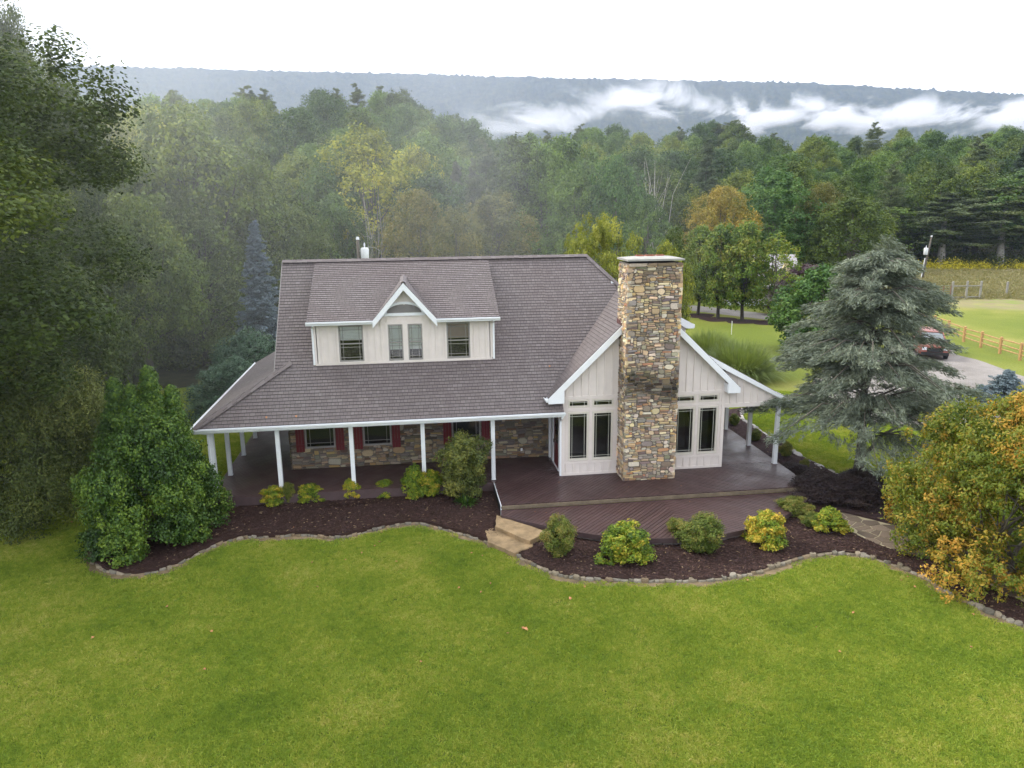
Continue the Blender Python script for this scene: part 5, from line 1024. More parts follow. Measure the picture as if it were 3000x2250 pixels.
# dogwood at the left edge, near
K['dog'] = broadleaf(23, 5.2, 6.6, 0.12, 0.09, 28, 64, 60, LM['dog'], crad=0.34, shape='dome', lobe_r=0.19, zlo=0.10, bark=M_barkd, width=0.26)
plant_px(K['dog'], 'dogwood_tree', 0, 985, 390, 31.5, 'low dark dogwood tree with brownish drooping leaves at the lower left edge')
K['spruce'] = conifer(24, 12, 5.0, 0.16, LM['spruce'], 0.26, 34, 9, 14, 0.02, -0.22, gap=0.05, tuftr=0.32, twig=4, width=0.13, prof=lambda f: (1-f)**0.9*0.97+0.03)
plant_px(K['spruce'], 'blue_spruce', 745, 640, 175, 52, 'dark blue spruce standing left of the roof')
K['vib'] = broadleaf(25, 4.5, 5, 0.07, 0.11, 24, 50, 30, LM['vib'], crad=0.26, shape='dome', lobe_r=0.2, zlo=0.03, stems=5)
x, y = ppos(700, 45.5); plant_px(K['vib'], 'viburnum_shrub', 700, 952, 240, 45.0, 'blue-green round shrub behind the left porch roof, upper one', 'shrub'); plant_px(K['vib'], 'viburnum_shrub', 640, 1040, 250, 41.5, 'blue-green spreading shrub beside the left porch gutter, lower one', 'shrub')
# --- big shrub, front left
K['rhod'] = broadleaf(26, 4.3, 5.0, 0.07, 0.085, 48, 56, 42, LM['shrub'], crad=0.20, inner=.5, shape='dome', lobe_r=0.135, zlo=0.03, stems=7, zcut=-0.9)
x0, y0, _ = atz(455, 1575, -.45)
bs = plant(K['rhod'], 'big_shrub', (x0, y0, -0.45), 1.02, 1.16, 0.7, 'large glossy dark green shrub with two peaks at the left end of the mulch bed', 'shrub')
K['spire'] = broadleaf(27, 2.2, 1.15, 0.03, 0.085, 14, 40, 30, LM['shrub'], crad=0.13, shape='cone', lobe_r=0.22, zlo=0.05, stems=3)
def at_part(px_, py_, y_, sc, par=bs, k='spire', nm='branch_crown'):
    p = aty(px_, py_, y_); o = link(nm, K[k]['crown'], par); o.matrix_world = Matrix.Translation(p)@Matrix.Diagonal((sc, sc, sc, 1)); o.parent = par; bpy.context.view_layer.update(); o.matrix_parent_inverse = par.matrix_world.inverted(); o.matrix_basis = Matrix.Translation(p)@Matrix.Diagonal((sc, sc, sc, 1)); return o
bpy.context.view_layer.update()
at_part(350, 1265, y0+.1, 0.85); at_part(450, 1240, y0+.1, 0.9); at_part(515, 1275, y0+.2, 0.8); at_part(400, 1275, y0, .8)
# --- cedar, near autumn tree, maple, pears, plum
def cedar():
    rg = np.random.default_rng(30); Ht = 9.8; mb = MB(); mb.tube([(0, 0, -.4), (0, 0, 0), (.05, 0, 1.2), (-.05, .05, 4), (.05, 0, 7), (0.5, 0.1, 9.2)], [.26, .22, .18, .13, .07, .02], 10); cen = []; dirs = []
    mb.tube([(0, 0, .75), (.5, -.1, 1.2), (1.1, -.1, 1.7), (2.2, -.2, 2.0)], [.09, .08, .06, .03], 6)
    for i in range(122):
        f = rg.random()**0.85; z = 1.8+7.3*f; q = (1-f)**0.62*4.1+0.65; a = rg.random()*6.283; Ln = q*(0.55+0.55*rg.random()); e = np.array([math.cos(a)*Ln, math.sin(a)*Ln, z+0.30*Ln*rg.random()-0.22*Ln]); s0 = np.array([0, 0, z-0.2]); m = (s0+e)/2+np.array([0, 0, 0.16*Ln])
        mb.tube([s0, m, e], [.05, .03, .008], 4)
        for t in np.linspace(0.30, 1.0, int(6+Ln*3.2)):
            c = (1-t)**2*s0+2*t*(1-t)*m+t*t*e; pd = np.array([-math.sin(a), math.cos(a), 0]); sp = (1.15-t)*Ln*0.42
            for k_ in range(4): cen.append(c+pd*rg.uniform(-1, 1)*sp+np.array([0, 0, -0.22*rg.random()])+rg.normal(0, .05, 3)); dirs.append(np.array([math.cos(a), math.sin(a), -.25])+pd*rg.normal()*.5)
    for i in range(60):
        t = rg.random(); cen.append(np.array([0.1+0.9*t, 0.1*t, 8.7+1.0*t*(1-t)*2+rg.normal()*.12])+rg.normal(0, .15, 3)); dirs.append(np.array([1, 0, -.3]))
    cen = np.array(cen); dirs = np.array(dirs); dirs /= np.linalg.norm(dirs, axis=1)[:, None]; k = len(cen); cnt = 34; idx = np.repeat(np.arange(k), cnt); n = len(idx)
    P = cen[idx]+dirs[idx]*(rg.uniform(-.34, .34, n)[:, None])+rg.normal(0, .045, (n, 3)); tt = dirs[idx]*1.1+rg.normal(0, .33, (n, 3)); tt[:, 2] -= .15; tt /= np.linalg.norm(tt, axis=1)[:, None]
    nm = np.cross(tt, rg.normal(size=(n, 3))); nm /= np.linalg.norm(nm, axis=1)[:, None]; s = 0.17*(0.6+.8*rg.random(n))[:, None]; b = nm
    V = np.stack([P-tt*s*.5, P+b*s*.075, P+tt*s*.5, P-b*s*.075], 1).reshape(-1, 3); C = np.zeros((n, 3)); C[:, 0] = rg.random(n); C[:, 1] = rg.random(k)[idx]
    crown = make_mesh('crown', V, np.arange(4*n, dtype=np.int32).reshape(-1, 4), cols=np.repeat(C, 4, axis=0), mats=[LM['cedar']]); print('cedar', n)
    return dict(crown=crown, trunk=mb.mesh('trunk', [M_bark], True), H=Ht, W=8.2)
K['cedar'] = cedar(); c = atz(2515, 1400, -.5); plant(K['cedar'], 'blue_cedar', (c[0]-.05, c[1], -.5), 0.97, 1.0, 0.3, 'weeping blue-grey cedar with drooping tip, right of the porch', 'tree')
K['near'] = broadleaf(31, 5.6, 9.2, 0.10, 0.11, 70, 46, 44, LM['near'], crad=0.24, inner=0.2, shape='dome', lobe_r=0.115, zlo=0.03, width=0.24, stems=6, zcut=-0.9, bark=M_bark)
c = atz(2965, 1650, -.5); plant(K['near'], 'autumn_shrub_tree', (c[0], c[1], -.5), 0.95, 1.0, 1.2, 'spreading green tree turning orange at the right edge above the flagstone path', 'tree')
K['maple'] = broadleaf(32, 8.5, 7.4, 0.16, 0.26, 22, 38, 22, LM['maple'], crad=0.42, shape='egg', lobe_r=0.19, zlo=0.10)
plant_px(K['maple'], 'maple_tree', 2440, 765, 225, 60, 'lobed green maple tree behind the left side of the cedar')
K['pear'] = broadleaf(33, 9.2, 4.6, 0.14, 0.20, 24, 30, 20, LM['pear'], crad=0.34, shape='column', lobe_r=0.20, zlo=0.16, bark=M_barkd)
K['pear2'] = broadleaf(34, 9.2, 5.2, 0.14, 0.20, 18, 16, 16, LM['pear'], crad=0.32, shape='column', lobe_r=0.20, zlo=0.18)
for i, (a, b, t) in enumerate(ROW):
    c = atz(a, b-2); d_ = math.hypot(c[0]-CAM[0], c[1]-CAM[1]); kk = K['pear2' if i == 3 else 'pear']; zt = CAM[2]+d_*elev(a, t)
    plant(kk, 'pear_tree', (c[0], c[1], GZ), (1.0, 1.06, 1.1, 1.1)[i]*1.02, (zt-GZ)/9.2, i*1.3, ('leftmost upright pear tree of the row along the gravel road, nearest the chimney', 'second pear tree from the chimney in the row along the gravel road', 'third and tallest pear tree from the chimney in the roadside row', 'thin rightmost pear tree of the roadside row, in front of the white house')[i], 'tree', 'row of pear trees along the gravel road')
K['plum'] = broadleaf(35, 6.5, 6.5, 0.14, 0.24, 18, 36, 22, LM['plum'], crad=0.42, shape='round', lobe_r=0.22, zlo=0.06)
plant_px(K['plum'], 'purple_plum_tree', 2380, 770, 170, 82, 'dark purple-leaved plum tree beside the white house')
plant_px(K['plum'], 'purple_plum_tree', 2325, 850, 110, 80, 'small purple-leaved tree low behind the rightmost pear tree')
K['light'] = broadleaf(36, 8, 7, 0.14, 0.16, 34, 30, 30, LM['yellow'], crad=0.26, shape='vase', lobe_r=0.15, zlo=0.05, width=0.22, up=0.1, stems=6)
plant_px(variant('light', LM['lime']), 'spiky_tree', 1762, 618, 255, 50, 'feathery light yellow-green tree just behind the right end of the roof ridge')
# ornamental grass
def grasses(seed, n, Ln, spread, mat, w_=0.012):
    rg = np.random.default_rng(seed); a = rg.random(n)*6.283; r0 = 0.35*np.sqrt(rg.random(n))*spread; el = rg.uniform(.55, 1.5, n); V = []; L_ = Ln*(.6+.5*rg.random(n)); c, s = np.cos(a), np.sin(a); q = []
    for t, k in ((0, 1), (.45, .9), (.8, .6), (1, .05)):
        h = L_*(np.sin(el)*t-0.42*(1.7-el)*t*t*t); o = r0+L_*np.cos(el)*t*(1+.25*t); o2 = o; z = np.maximum(h, .02); q.append((np.stack([c*o2-s*w_*k, s*o2+c*w_*k, z], 1), np.stack([c*o2+s*w_*k, s*o2-c*w_*k, z], 1)))
    F = []
    V = np.stack([q[0][0], q[0][1], q[1][0], q[1][1], q[2][0], q[2][1], q[3][0], q[3][1]], 1).reshape(-1, 3); b = np.arange(n)[:, None]*8
    F = np.concatenate([b+np.array([[0, 1, 3, 2]]), b+np.array([[2, 3, 5, 4]]), b+np.array([[4, 5, 7, 6]])]).astype(np.int32); C = np.zeros((n, 3)); C[:, 0] = rg.random(n); C[:, 1] = rg.random(n)
    return make_mesh('blades', V, np.ascontiguousarray(F), cols=np.repeat(C, 8, axis=0), mats=[mat])
og = grasses(1, 5200, 2.5, 3.0, LM['ogr'], 0.013)
for px_, py_, s, lb in [(2165, 1105, 1.05, 'tall fountain of ornamental grass behind the right porch roof, largest clump'), (2075, 1060, 1.0, 'ornamental grass clump beside the gable, left of the largest')]:
    c = atz(px_, py_); o = link('ornamental_grass', og); o.location = (c[0], c[1], GZ); o.scale = (s, s, s); o.rotation_euler.z = px_; tag(o, lb, 'grass clump')
# --- small shrubs
K['azA'] = broadleaf(40, 1.0, 1.15, 0.012, 0.058, 24, 14, 44, LM['azal'], crad=0.10, shape='dome', lobe_r=0.15, zlo=0.08, stems=8, width=0.3)
K['azB'] = broadleaf(41, 1.05, 1.2, 0.012, 0.055, 22, 18, 40, LM['azal2'], crad=0.11, shape='vase', lobe_r=0.17, zlo=0.1, stems=9, width=0.22)
K['azC'] = broadleaf(42, 1.0, 1.2, 0.012, 0.062, 20, 17, 40, LM['azal'], crad=0.10, shape='cone', lobe_r=0.18, zlo=0.08, stems=8, width=0.3)
sh = [('azA', 640, 1492, 1432, 60, 'small yellow-green bush half hidden by the big shrub at the porch corner'), ('azA', 800, 1490, 1432, 78, 'yellow-green bush at the foot of the second porch post, widest of the porch row'), ('azB', 848, 1485, 1420, 40, 'small dull green sprig against the second porch post'),
 ('azA', 906, 1482, 1427, 76, 'bush with orange-tinted leaves between the second and third porch posts'), ('azC', 1028, 1472, 1410, 68, 'bright green bush in front of the third porch post'), ('azC', 1128, 1462, 1412, 84, 'low sparse bright green plant between the third and fourth porch posts'),
 ('azC', 1215, 1468, 1368, 84, 'larger upright green bush in front of the fourth porch post'), ('azA', 1265, 1462, 1385, 84, 'bush with red-tipped leaves touching the right side of the upright green one'),
 ('azB', 1640, 1640, 1518, 112, 'olive green bush right of the slab steps, first along the lower deck'), ('azA', 1838, 1655, 1535, 148, 'bright lime bush with orange tips in front of the deck seam, brightest of all'), ('azB', 1985, 1585, 1518, 60, 'small brownish left part beside the tall olive bush'), ('azB', 2062, 1630, 1512, 150, 'tall olive bush with two upright horns in front of the lower deck'),
 ('azA', 2255, 1608, 1500, 120, 'yellow-green bush with brownish foot near the right end of the lower deck'), ('azB', 2340, 1520, 1462, 110, 'olive bush overlapping the right corner of the lower deck'), ('azC', 2440, 1565, 1490, 110, 'dark glossy green bush at the start of the flagstone path'), ('azB', 2385, 1552, 1505, 70, 'straggly brown-green bush between the olive and the glossy one')]
for i, (k, px_, pb, pt, w_, lb) in enumerate(sh):
    c = atz(px_, pb-6, -.42); d_ = (c-CAM)@_fw; w1 = w_*d_/FPX; top = aty(px_, pt, c[1]+w1*.2); plant(K[k], 'garden_bush', (c[0], c[1]+w1*.25, zbed(c[1]) if px_ < 2300 else -.42), w1/K[k]['W']*1.16, max(.35, (top[2]+.42)*1.08)/K[k]['H'], i*1.7, lb, 'bush', parts=('stems', 'leaves'))
K['bigaz'] = broadleaf(43, 2.7, 2.3, 0.022, 0.085, 22, 40, 26, LM['barn'], crad=0.16, shape='vase', lobe_r=0.19, zlo=0.10, stems=14, width=0.28)
c = atz(1360, 1462, -.40); plant(K['bigaz'], 'tall_garden_shrub', (c[0], c[1]+.1, -.40), 1.0, 0.98, .4, 'tall multi-stemmed shrub with yellowing leaves covering the fifth porch post', 'shrub', parts=('stems', 'leaves'))
c = atz(1360, 1470, -.40); o = link('fern', grasses(5, 90, 0.45, .5, LM['shrub'], 0.03)); o.location = (c[0]+.05, c[1]-.25, -.40); tag(o, 'small green fern at the foot of the tall yellowing shrub', 'plant')
K['barb'] = broadleaf(44, 1.55, 2.5, 0.015, 0.06, 22, 60, 34, LM['barb'], crad=0.17, shape='dome', lobe_r=0.2, zlo=0.05, stems=8)
for px_, pb, w_, pt, lb in [(2425, 1470, 210, 1375, 'large burgundy barberry mound right of the upper deck, nearest the deck'), (2520, 1480, 190, 1385, 'burgundy barberry mound in front of the cedar trunk'), (2560, 1430, 150, 1370, 'burgundy barberry mound half behind the cedar trunk'), (2350, 1405, 100, 1350, 'small dark barberry beside the deck edge'), (2640, 1500, 150, 1420, 'burgundy barberry mound under the turning tree')]:
    c = atz(px_, pb, -.42); d_ = (c-CAM)@_fw; top = aty(px_, pt, c[1]+.8); plant(K['barb'], 'barberry_bush', (c[0], c[1]+.6, -.42), w_*d_/FPX/2.5, max(.5, top[2]+.42)/1.55, px_, lb, 'bush', parts=('stems', 'leaves'))
for px_, pb, w_, lb in [(2150, 1245, 40, 'small green plant in the side mulch strip, farthest back'), (2212, 1290, 42, 'small green plant in the side mulch strip by the second side post'), (2300, 1335, 52, 'small green plant in the side mulch strip beside the front side post'), (2356, 1372, 36, 'small green plant in the side mulch strip, nearest')]:
    c = atz(px_, pb, -.40); d_ = (c-CAM)@_fw; s = w_*d_/FPX/1.2; plant(K['azB'], 'garden_bush', (c[0], c[1], -.40), s, s, px_, lb, 'bush', parts=('stems', 'leaves'))
K['dwarf'] = conifer(45, 2.0, 2.6, 0.05, LM['dwarf'], 0.12, 14, 12, 16, 0.02, -0.1, gap=0, tuftr=0.16, twig=4, width=0.16)
for px_, pb, s, lb in [(2945, 1165, 1.0, 'silvery dwarf spruce beside the gravel, right of two'), (2868, 1200, .85, 'silvery dwarf spruce beside the gravel, left of two')]:
    c = atz(px_, pb); plant(K['dwarf'], 'dwarf_spruce', (c[0], c[1], GZ), s, s*.8, 0, lb, 'shrub')
# undergrowth, goldenrod, meadow, garden shrubs near the wood edge
def belt(name, px0, px1, f0, f1, n, mat, r, leaf, cnt, zsq, seed, up=.4, droop=0, width=.3, zoff=0.6):
    rg = np.random.default_rng(seed); p = rg.uniform(px0, px1, n); d_ = T_D0(p)+rg.uniform(f0, f1, n); a = np.arctan((p-1500)/FPX/1.028)+YAW; x = CAM[0]+np.sin(a)*d_; y = CAM[1]+np.cos(a)*d_; z = H(x, y)+zoff*rg.random(n)
    V, F, C = leaf_cloud(np.column_stack([x, y, z]), r*(.5+rg.random(n)), cnt, leaf, rg, up=up, squash=(1, 1, zsq), width=width, droop=droop); return tag(link(name, make_mesh(name, V, F, cols=C, mats=[mat])), kind='stuff')
belt('undergrowth', -200, 3200, -4, 14, 900, LM['under'], 1.9, .34, 70, .8, 61, zoff=1.6)
rg = np.random.default_rng(62); n = 500; px_ = rg.uniform(-200, 640, n); d_ = rg.uniform(56, 72, n); a = np.arctan((px_-1500)/FPX/1.028)+YAW
V, F, C = leaf_cloud(np.column_stack([CAM[0]+np.sin(a)*d_, CAM[1]+np.cos(a)*d_, GZ+rg.random(n)*1.2]), .9+.8*rg.random(n), 60, .26, rg); tag(link('undergrowth', make_mesh('undergrowth', V, F, cols=C, mats=[LM['under']])), kind='stuff')
belt('goldenrod', 2600, 3150, -9, -3, 240, LM['rod'], 1.1, .3, 30, 1.0, 63, zoff=.9)
belt('meadow_grass', 2480, 3150, -48, -6, 2600, LM['mead'], 1.3, .5, 26, .25, 64, up=-.6, width=.10, zoff=.3)
# ================================================================ fences, poles, car, far buildings
def rail_post(x, y, z, h=1.25, mat=None, s=.075):
    mb = MB(); mb.box(x-s, x+s, y-s, y+s, z-.2, z+h); mb.prism([(x-s, y-s, z+h), (x+s, y-s, z+h), (x+s*.6, y, z+h+.04), (x-s*.6, y, z+h+.04)], (0, s, 0)); return mb
fence = empty('rail_fence', tuple(atz(2987, 1056)), label='honey-coloured split-rail fence along the gravel drive', cat='fence'); bpy.context.view_layer.update()
FP = [atz(2550+.2712*u, 650+.2712*v) for u, v in ((1870, 1560), (1612, 1497), (1395, 1425), (1190, 1358), (1005, 1297), (835, 1222), (685, 1165), (560, 1115), (450, 1072), (360, 1040))]
inv = Matrix.Translation(-Vector(fence.location))
def child(mb, name, mat, par): o = mb.obj(name, mat, par); o.matrix_parent_inverse = inv; return o
for p in FP: child(rail_post(p[0], p[1], GZ, 1.22), 'post', M_fence, fence)
for a, b in zip(FP[:-1], FP[1:]):
    for z in (0.38, 0.72, 1.08):
        mb = MB(); r1, r2 = RNG.normal(0, .025, 2); mb.tube([(a[0], a[1], GZ+z+r1), ((a[0]+b[0])/2, (a[1]+b[1])/2, GZ+z+r1-.01), (b[0], b[1], GZ+z+r2)], [.035, .055, .035], 5); child(mb, 'rail', M_fence, fence)
G0 = lambda u, v: atz(2550+.2712*u, 650+.2712*v)
gp = [G0(420, 838), G0(612, 842), G0(872, 838), G0(1028, 835), G0(1178, 833), G0(1465, 808), G0(1700, 800)]
ff = empty('wire_fence', tuple(gp[3]), label='grey wooden post fence across the far side of the pasture', cat='fence'); inv = Matrix.Translation(-Vector(ff.location))
for i, p in enumerate(gp): child(rail_post(p[0], p[1], GZ, 2.0 if i < 5 else 1.7, s=.09), 'post', M_greywood, ff)
for i in (0, 2, 3):
    a, b = gp[i], gp[i+1]
    for z in (1.5, .25): mb = MB(); mb.tube([(a[0], a[1], GZ+z), (b[0], b[1], GZ+z)], [.07, .07], 5); child(mb, 'rail', M_greywood, ff)
gt = empty('field_gate', tuple(gp[1]), label='green and rust tubular field gate in the far fence', cat='gate'); inv = Matrix.Translation(-Vector(gt.location)); a, b = gp[1], gp[2]; a = a+(b-a)*.05; b = a+(b-a)*.93
mb = MB()
for z in (.3, .55, .8, 1.05, 1.3, 1.55): mb.tube([(a[0], a[1], GZ+z), (b[0], b[1], GZ+z)], [.035, .035], 5)
child(mb, 'bars', M_gate, gt); mb = MB()
for t in (0, .33, .66, 1): q = a+(b-a)*t; mb.tube([(q[0], q[1], GZ+.25), (q[0], q[1], GZ+1.6)], [.045, .045], 5)
child(mb, 'uprights', M_gateR, gt)
# utility poles
def pole(base, h, lean, label, wire=None, white=False, side=1, tz=None):
    e = empty('utility_pole', tuple(base), label=label, cat='utility pole'); mb = MB(); mb.tube([(0, 0, -.3), (lean*.5, 0, h*.5), (lean, 0, h)], [.16, .13, .10], 8); mb.obj('pole', M_bark, e, True)
    mb = MB(); mb.tube([(lean, 0, h), (lean, 0, h+.18)], [.12, .09], 8); mb.obj('insulator', M_trim, e)
    tz = tz or h-1.9; x = lean*tz/h+side*.42; mb = MB(); mb.tube([(x, -.05, tz-.55), (x, -.05, tz-.5), (x, -.05, tz+.35), (x, -.05, tz+.42)], [.25, .28, .28, .18], 12); mb.bar((x-side*.4, 0, tz+.2), (x, 0, tz+.2), .08, .08); tr = mb.obj('transformer', M_metal, e, True)
    mb = MB(); mb.tube([(x, -.05, tz+.4), (x, -.05, tz+.62), (x, -.05, tz+.75)], [.04, .06, .02], 6); mb.obj('bushing', M_trim, tr)
    if white: mb = MB(); mb.tube([(-.19, -.05, 0), (lean*.35-.17, -.05, h*.52)], [.06, .06], 6); mb.obj('conduit', M_trim, e)
    if wire: mb = MB(); mb.tube([(x, -.05, tz+.4), (x+.3, .6, tz+.42), (x+.6, 1.2, tz+.36), (x+.9, 2, tz+.1)], [.012]*4, 4); mb.obj('wire', M_metal, e)
pb = atz(2700, 822); pole(pb, (CAM[2]+math.hypot(pb[0]-CAM[0], pb[1]-CAM[1])*elev(2716, 694))-GZ, .75, 'leaning utility pole with a grey transformer in the far meadow', white=True, side=-1)
x, y = ppos(1048, 52); hh = CAM[2]+52*elev(1048, 702)-GZ; pole((x, y, GZ), hh, 0, 'utility pole with a light grey transformer showing just above the roof ridge', True, side=1, tz=CAM[2]+52*elev(1060, 744)-GZ)
# SUV
def suv(loc, rz):
    e = empty('parked_suv', loc, rz, label='copper-red SUV parked on the gravel beside the rail fence', cat='car')
    st = [(-2.35, .45, .95, .80, .86), (-2.25, .38, 1.02, .86, .92), (-1.2, .34, 1.10, .91, .96), (-.95, .34, 1.12, .92, .96), (0, .34, 1.10, .93, .97), (1.2, .34, 1.08, .92, .96), (2.1, .36, 1.05, .90, .93), (2.35, .42, 1.0, .84, .88)]
    mb = MB(); V = []; n = 8   # nose at -x ... front faces -Y in world through rotation
    for x_, z0, z1, wt, wb in st: V += [(x_, -wb, z0), (x_, -wb*1.02, (z0+z1)/2), (x_, -wt, z1), (x_, -wt*.55, z1+.03), (x_, wt*.55, z1+.03), (x_, wt, z1), (x_, wb*1.02, (z0+z1)/2), (x_, wb, z0)]
    mb.add(V, [list(range(n))[::-1], list(range(len(V)-n, len(V)))]+[(i*n+k, (i+1)*n+k, (i+1)*n+(k+1) % n, i*n+(k+1) % n) for i in range(len(st)-1) for k in range(n)]); body = mb.obj('body', M_carp, e)
    lo = [(-1.02, -.86), (-1.02, .86), (2.25, .86), (2.25, -.86)]; hi = [(-.25, -.68), (-.25, .68), (2.0, .70), (2.0, -.70)]
    mb = MB(); mb.add([(x_, y_, 1.09) for x_, y_ in lo]+[(x_, y_, 1.66) for x_, y_ in hi], [(4, 5, 6, 7)][:0]+[(0, 4, 5, 1), (1, 5, 6, 2), (2, 6, 7, 3), (3, 7, 4, 0)]); cabin = mb.obj('windows', M_black, e)
    mb = MB(); mb.prism([(x_, y_, 1.665) for x_, y_ in [(-.30, -.70), (2.03, -.72), (2.03, .72), (-.30, .70)]], (0, 0, .06)); mb.obj('roof', M_carp, e)
    for s in (-1, 1):
        for (a_, b_) in (((-1.0, .865*s, 1.10), (-.26, .69*s, 1.68)), ((.5, .87*s, 1.10), (.55, .71*s, 1.68)), ((1.6, .87*s, 1.10), (1.5, .71*s, 1.68)), ((2.25, .865*s, 1.1), (2.0, .70*s, 1.68))): mb = MB(); mb.bar(a_, b_, .07, .05); mb.obj('pillar', M_carp, e)
    mb = MB(); mb.add([(-1.04, -.80, 1.12), (-1.04, .80, 1.12), (-.30, .64, 1.65), (-.30, -.64, 1.65)], [(0, 3, 2, 1)]); mb.obj('windscreen', M_glassgrey, e)
    for s in (-1, 1):
        mb = MB(); mb.box(-2.37, -2.2, min(.52*s, .82*s), max(.52*s, .82*s), .72, .92); mb.obj('headlight', M_lamp, e)
        mb = MB(); mb.box(-.85, -.70, min(.93*s, 1.12*s), max(.93*s, 1.12*s), 1.08, 1.24); mb.obj('mirror', M_black, e)
        mb = MB(); mb.bar((-.1, .60*s, 1.77), (1.9, .60*s, 1.77), .04, .04); mb.obj('roof_rail', M_chrome, e)
        for x_ in (-1.45, 1.45):
            mb = MB(); mb.tube([(x_, s*.72, .36), (x_, s*.95, .36)], [.36, .36], 20); w_ = mb.obj('wheel', M_black, e, False); mb = MB(); mb.tube([(x_, s*.94, .36), (x_, s*.965, .36)], [.22, .20], 14); mb.obj('rim', M_rim, w_)
    mb = MB(); mb.box(-2.39, -2.33, -.50, .50, .60, .88); mb.obj('grille', M_black, e); mb = MB(); mb.box(-2.42, -2.25, -.86, .86, .38, .58); mb.obj('bumper', M_black, e)
M_glassgrey = simple('windscreen_glass', (0.16, 0.18, 0.19), 0.12, .05, spec=.8)
c = atz(2762, 1050); suv((c[0], c[1]+1.5, GZ+.01), math.radians(62))
# neighbouring white house
def neighbour():
    c = atz(2275, 905); e = empty('white_house', (c[0], c[1]+4, GZ), math.radians(-18), label='white two-storey house with grey roof seen through the pear trees', cat='house')
    mb = MB(); mb.box(-4.2, 4.2, 0, 6, 0, 3.2); mb.box(-.5, 4.2, .3, 5.7, 3.2, 4.6); mb.prism([(-.5, .3, 4.6), (-.5, 5.7, 4.6), (-.5, 3, 6.4)], (4.7, 0, 0)); mb.obj('walls', M_side, e)
    mb = MB(); mb.prism([(-.9, -.1, 4.45), (-.9, 3, 6.6), (-.9, 3, 6.45), (-.9, .0, 4.33)], (5.5, 0, 0)); mb.prism([(-.9, 6.1, 4.45), (-.9, 3, 6.6), (-.9, 3, 6.45), (-.9, 6.0, 4.33)], (5.5, 0, 0))
    mb.prism([(-4.6, -2.0, 2.75), (-4.6, .32, 3.75), (-4.6, .32, 3.6), (-4.6, -2, 2.6)], (9.2, 0, 0)); mb.prism([(-4.6, 6.3, 2.9), (-4.6, 3, 4.3), (-4.6, .3, 3.7), (-4.6, 3, 4.1)], (4.1, 0, 0)); mb.obj('roof', simple('grey_shingle_roof', (.30, .28, .29), .8, .2, 8), e)
    for x_ in (-4.3, -2.2, 0, 2.2, 4.3): mb = MB(); mb.box(x_-.09, x_+.09, -1.9, -1.72, 0, 2.7); mb.obj('porch_post', M_trim, e)
    mb = MB(); mb.box(-4.6, 4.6, -2.05, -1.95, 2.5, 2.72); mb.obj('porch_beam', M_trim, e)
    mb = MB(); mb.box(-4.5, 4.5, -2, 0, -.1, .35); mb.obj('porch', M_trim, e)
    for (x_, z_) in ((-3.2, 1.0), (-1.3, 1.0), (1.4, 1.0), (3.0, 1.0)):
        mb = MB(); mb.box(x_-.45, x_+.45, -.05, 0.02, z_, z_+1.5); w_ = mb.obj('window', M_trim, e); mb = MB(); mb.box(x_-.38, x_+.38, -.07, -.05, z_+.07, z_+1.43); mb.obj('pane', M_dark, w_)
    for s in (.6, 2.4):
        mb = MB(); mb.box(s, s+.8, .24, .31, 3.5, 4.5); mb.obj('window', M_dark, e)
    mb = MB(); mb.prism([(2.4, .2, 4.6), (4.0, .2, 4.6), (3.2, .2, 5.9)], (0, 3, 0)); mb.obj('dormer', simple('yellow_siding', (.5, .42, .2), .7), e)
neighbour()
bpy.data.objects['white_house'].scale = (.85, .85, .8)
c = atz(2492, 790); e = empty('red_barn', (c[0]+6, c[1]+18, GZ), .2, label='small red barn far behind the cedar top', cat='barn')
mb = MB(); mb.prism([(-3, 0, 0), (3, 0, 0), (3, 0, 2.6), (0, 0, 4.2), (-3, 0, 2.6)], (0, 8, 0)); mb.obj('walls', M_red, e); mb = MB()
for s in (-1, 1): mb.prism([(0, -.3, 4.35), (s*3.4, -.3, 2.5), (s*3.4, -.3, 2.38), (0, -.3, 4.22)], (0, 8.6, 0))
mb.obj('roof', M_metal, e)
c = atz(2158, 972); mb = MB(); mb.tube([(0, 0, 0), (0, 0, 1.15)], [.03, .03], 6); o = mb.obj('marker_stake', M_trim); o.location = (c[0]-1, c[1]-1.2, GZ); tag(o, 'thin white stake in the lawn before the pear trees', 'stake')
# fallen leaves
def leafmesh(s):
    V = [(0, -s*.6, .0), (s*.35, -s*.15, .018), (s*.5, s*.25, .03), (s*.12, s*.3, .008), (0, s*.7, .025), (-s*.12, s*.3, .008), (-s*.5, s*.25, .03), (-s*.35, -s*.15, .018)]
    return make_mesh('fallen_leaf', V, [[0, 1, 3, 5, 7], [1, 2, 3], [3, 4, 5], [5, 6, 7]], mats=[M_deadleaf])
lm = [leafmesh(.065), leafmesh(.085)]
FL = [(1345, 1722), (1438, 1709), (1713, 1719), (1487, 1856), (1383, 1620), (1413, 1628), (1112, 1588), (1096, 1600), (1118, 1560), (915, 1648), (855, 1550), (1232, 1938), (1532, 1840), (990, 1560), (1060, 1620), (1012, 1640), (930, 1720), (600, 1960), (272, 1868), (55, 1880), (490, 1778), (210, 1530), (232, 1518), (1230, 1592), (1160, 1645), (1260, 1650), (2190, 1700), (2660, 1690), (2500, 1795), (2640, 1700), (2680, 1720), (2730, 1745), (2390, 1836), (2845, 1895), (1880, 1660), (1722, 1660), (620, 1850), (760, 1600), (1410, 1735), (1670, 1753), (2850, 1800), (2460, 1910)]
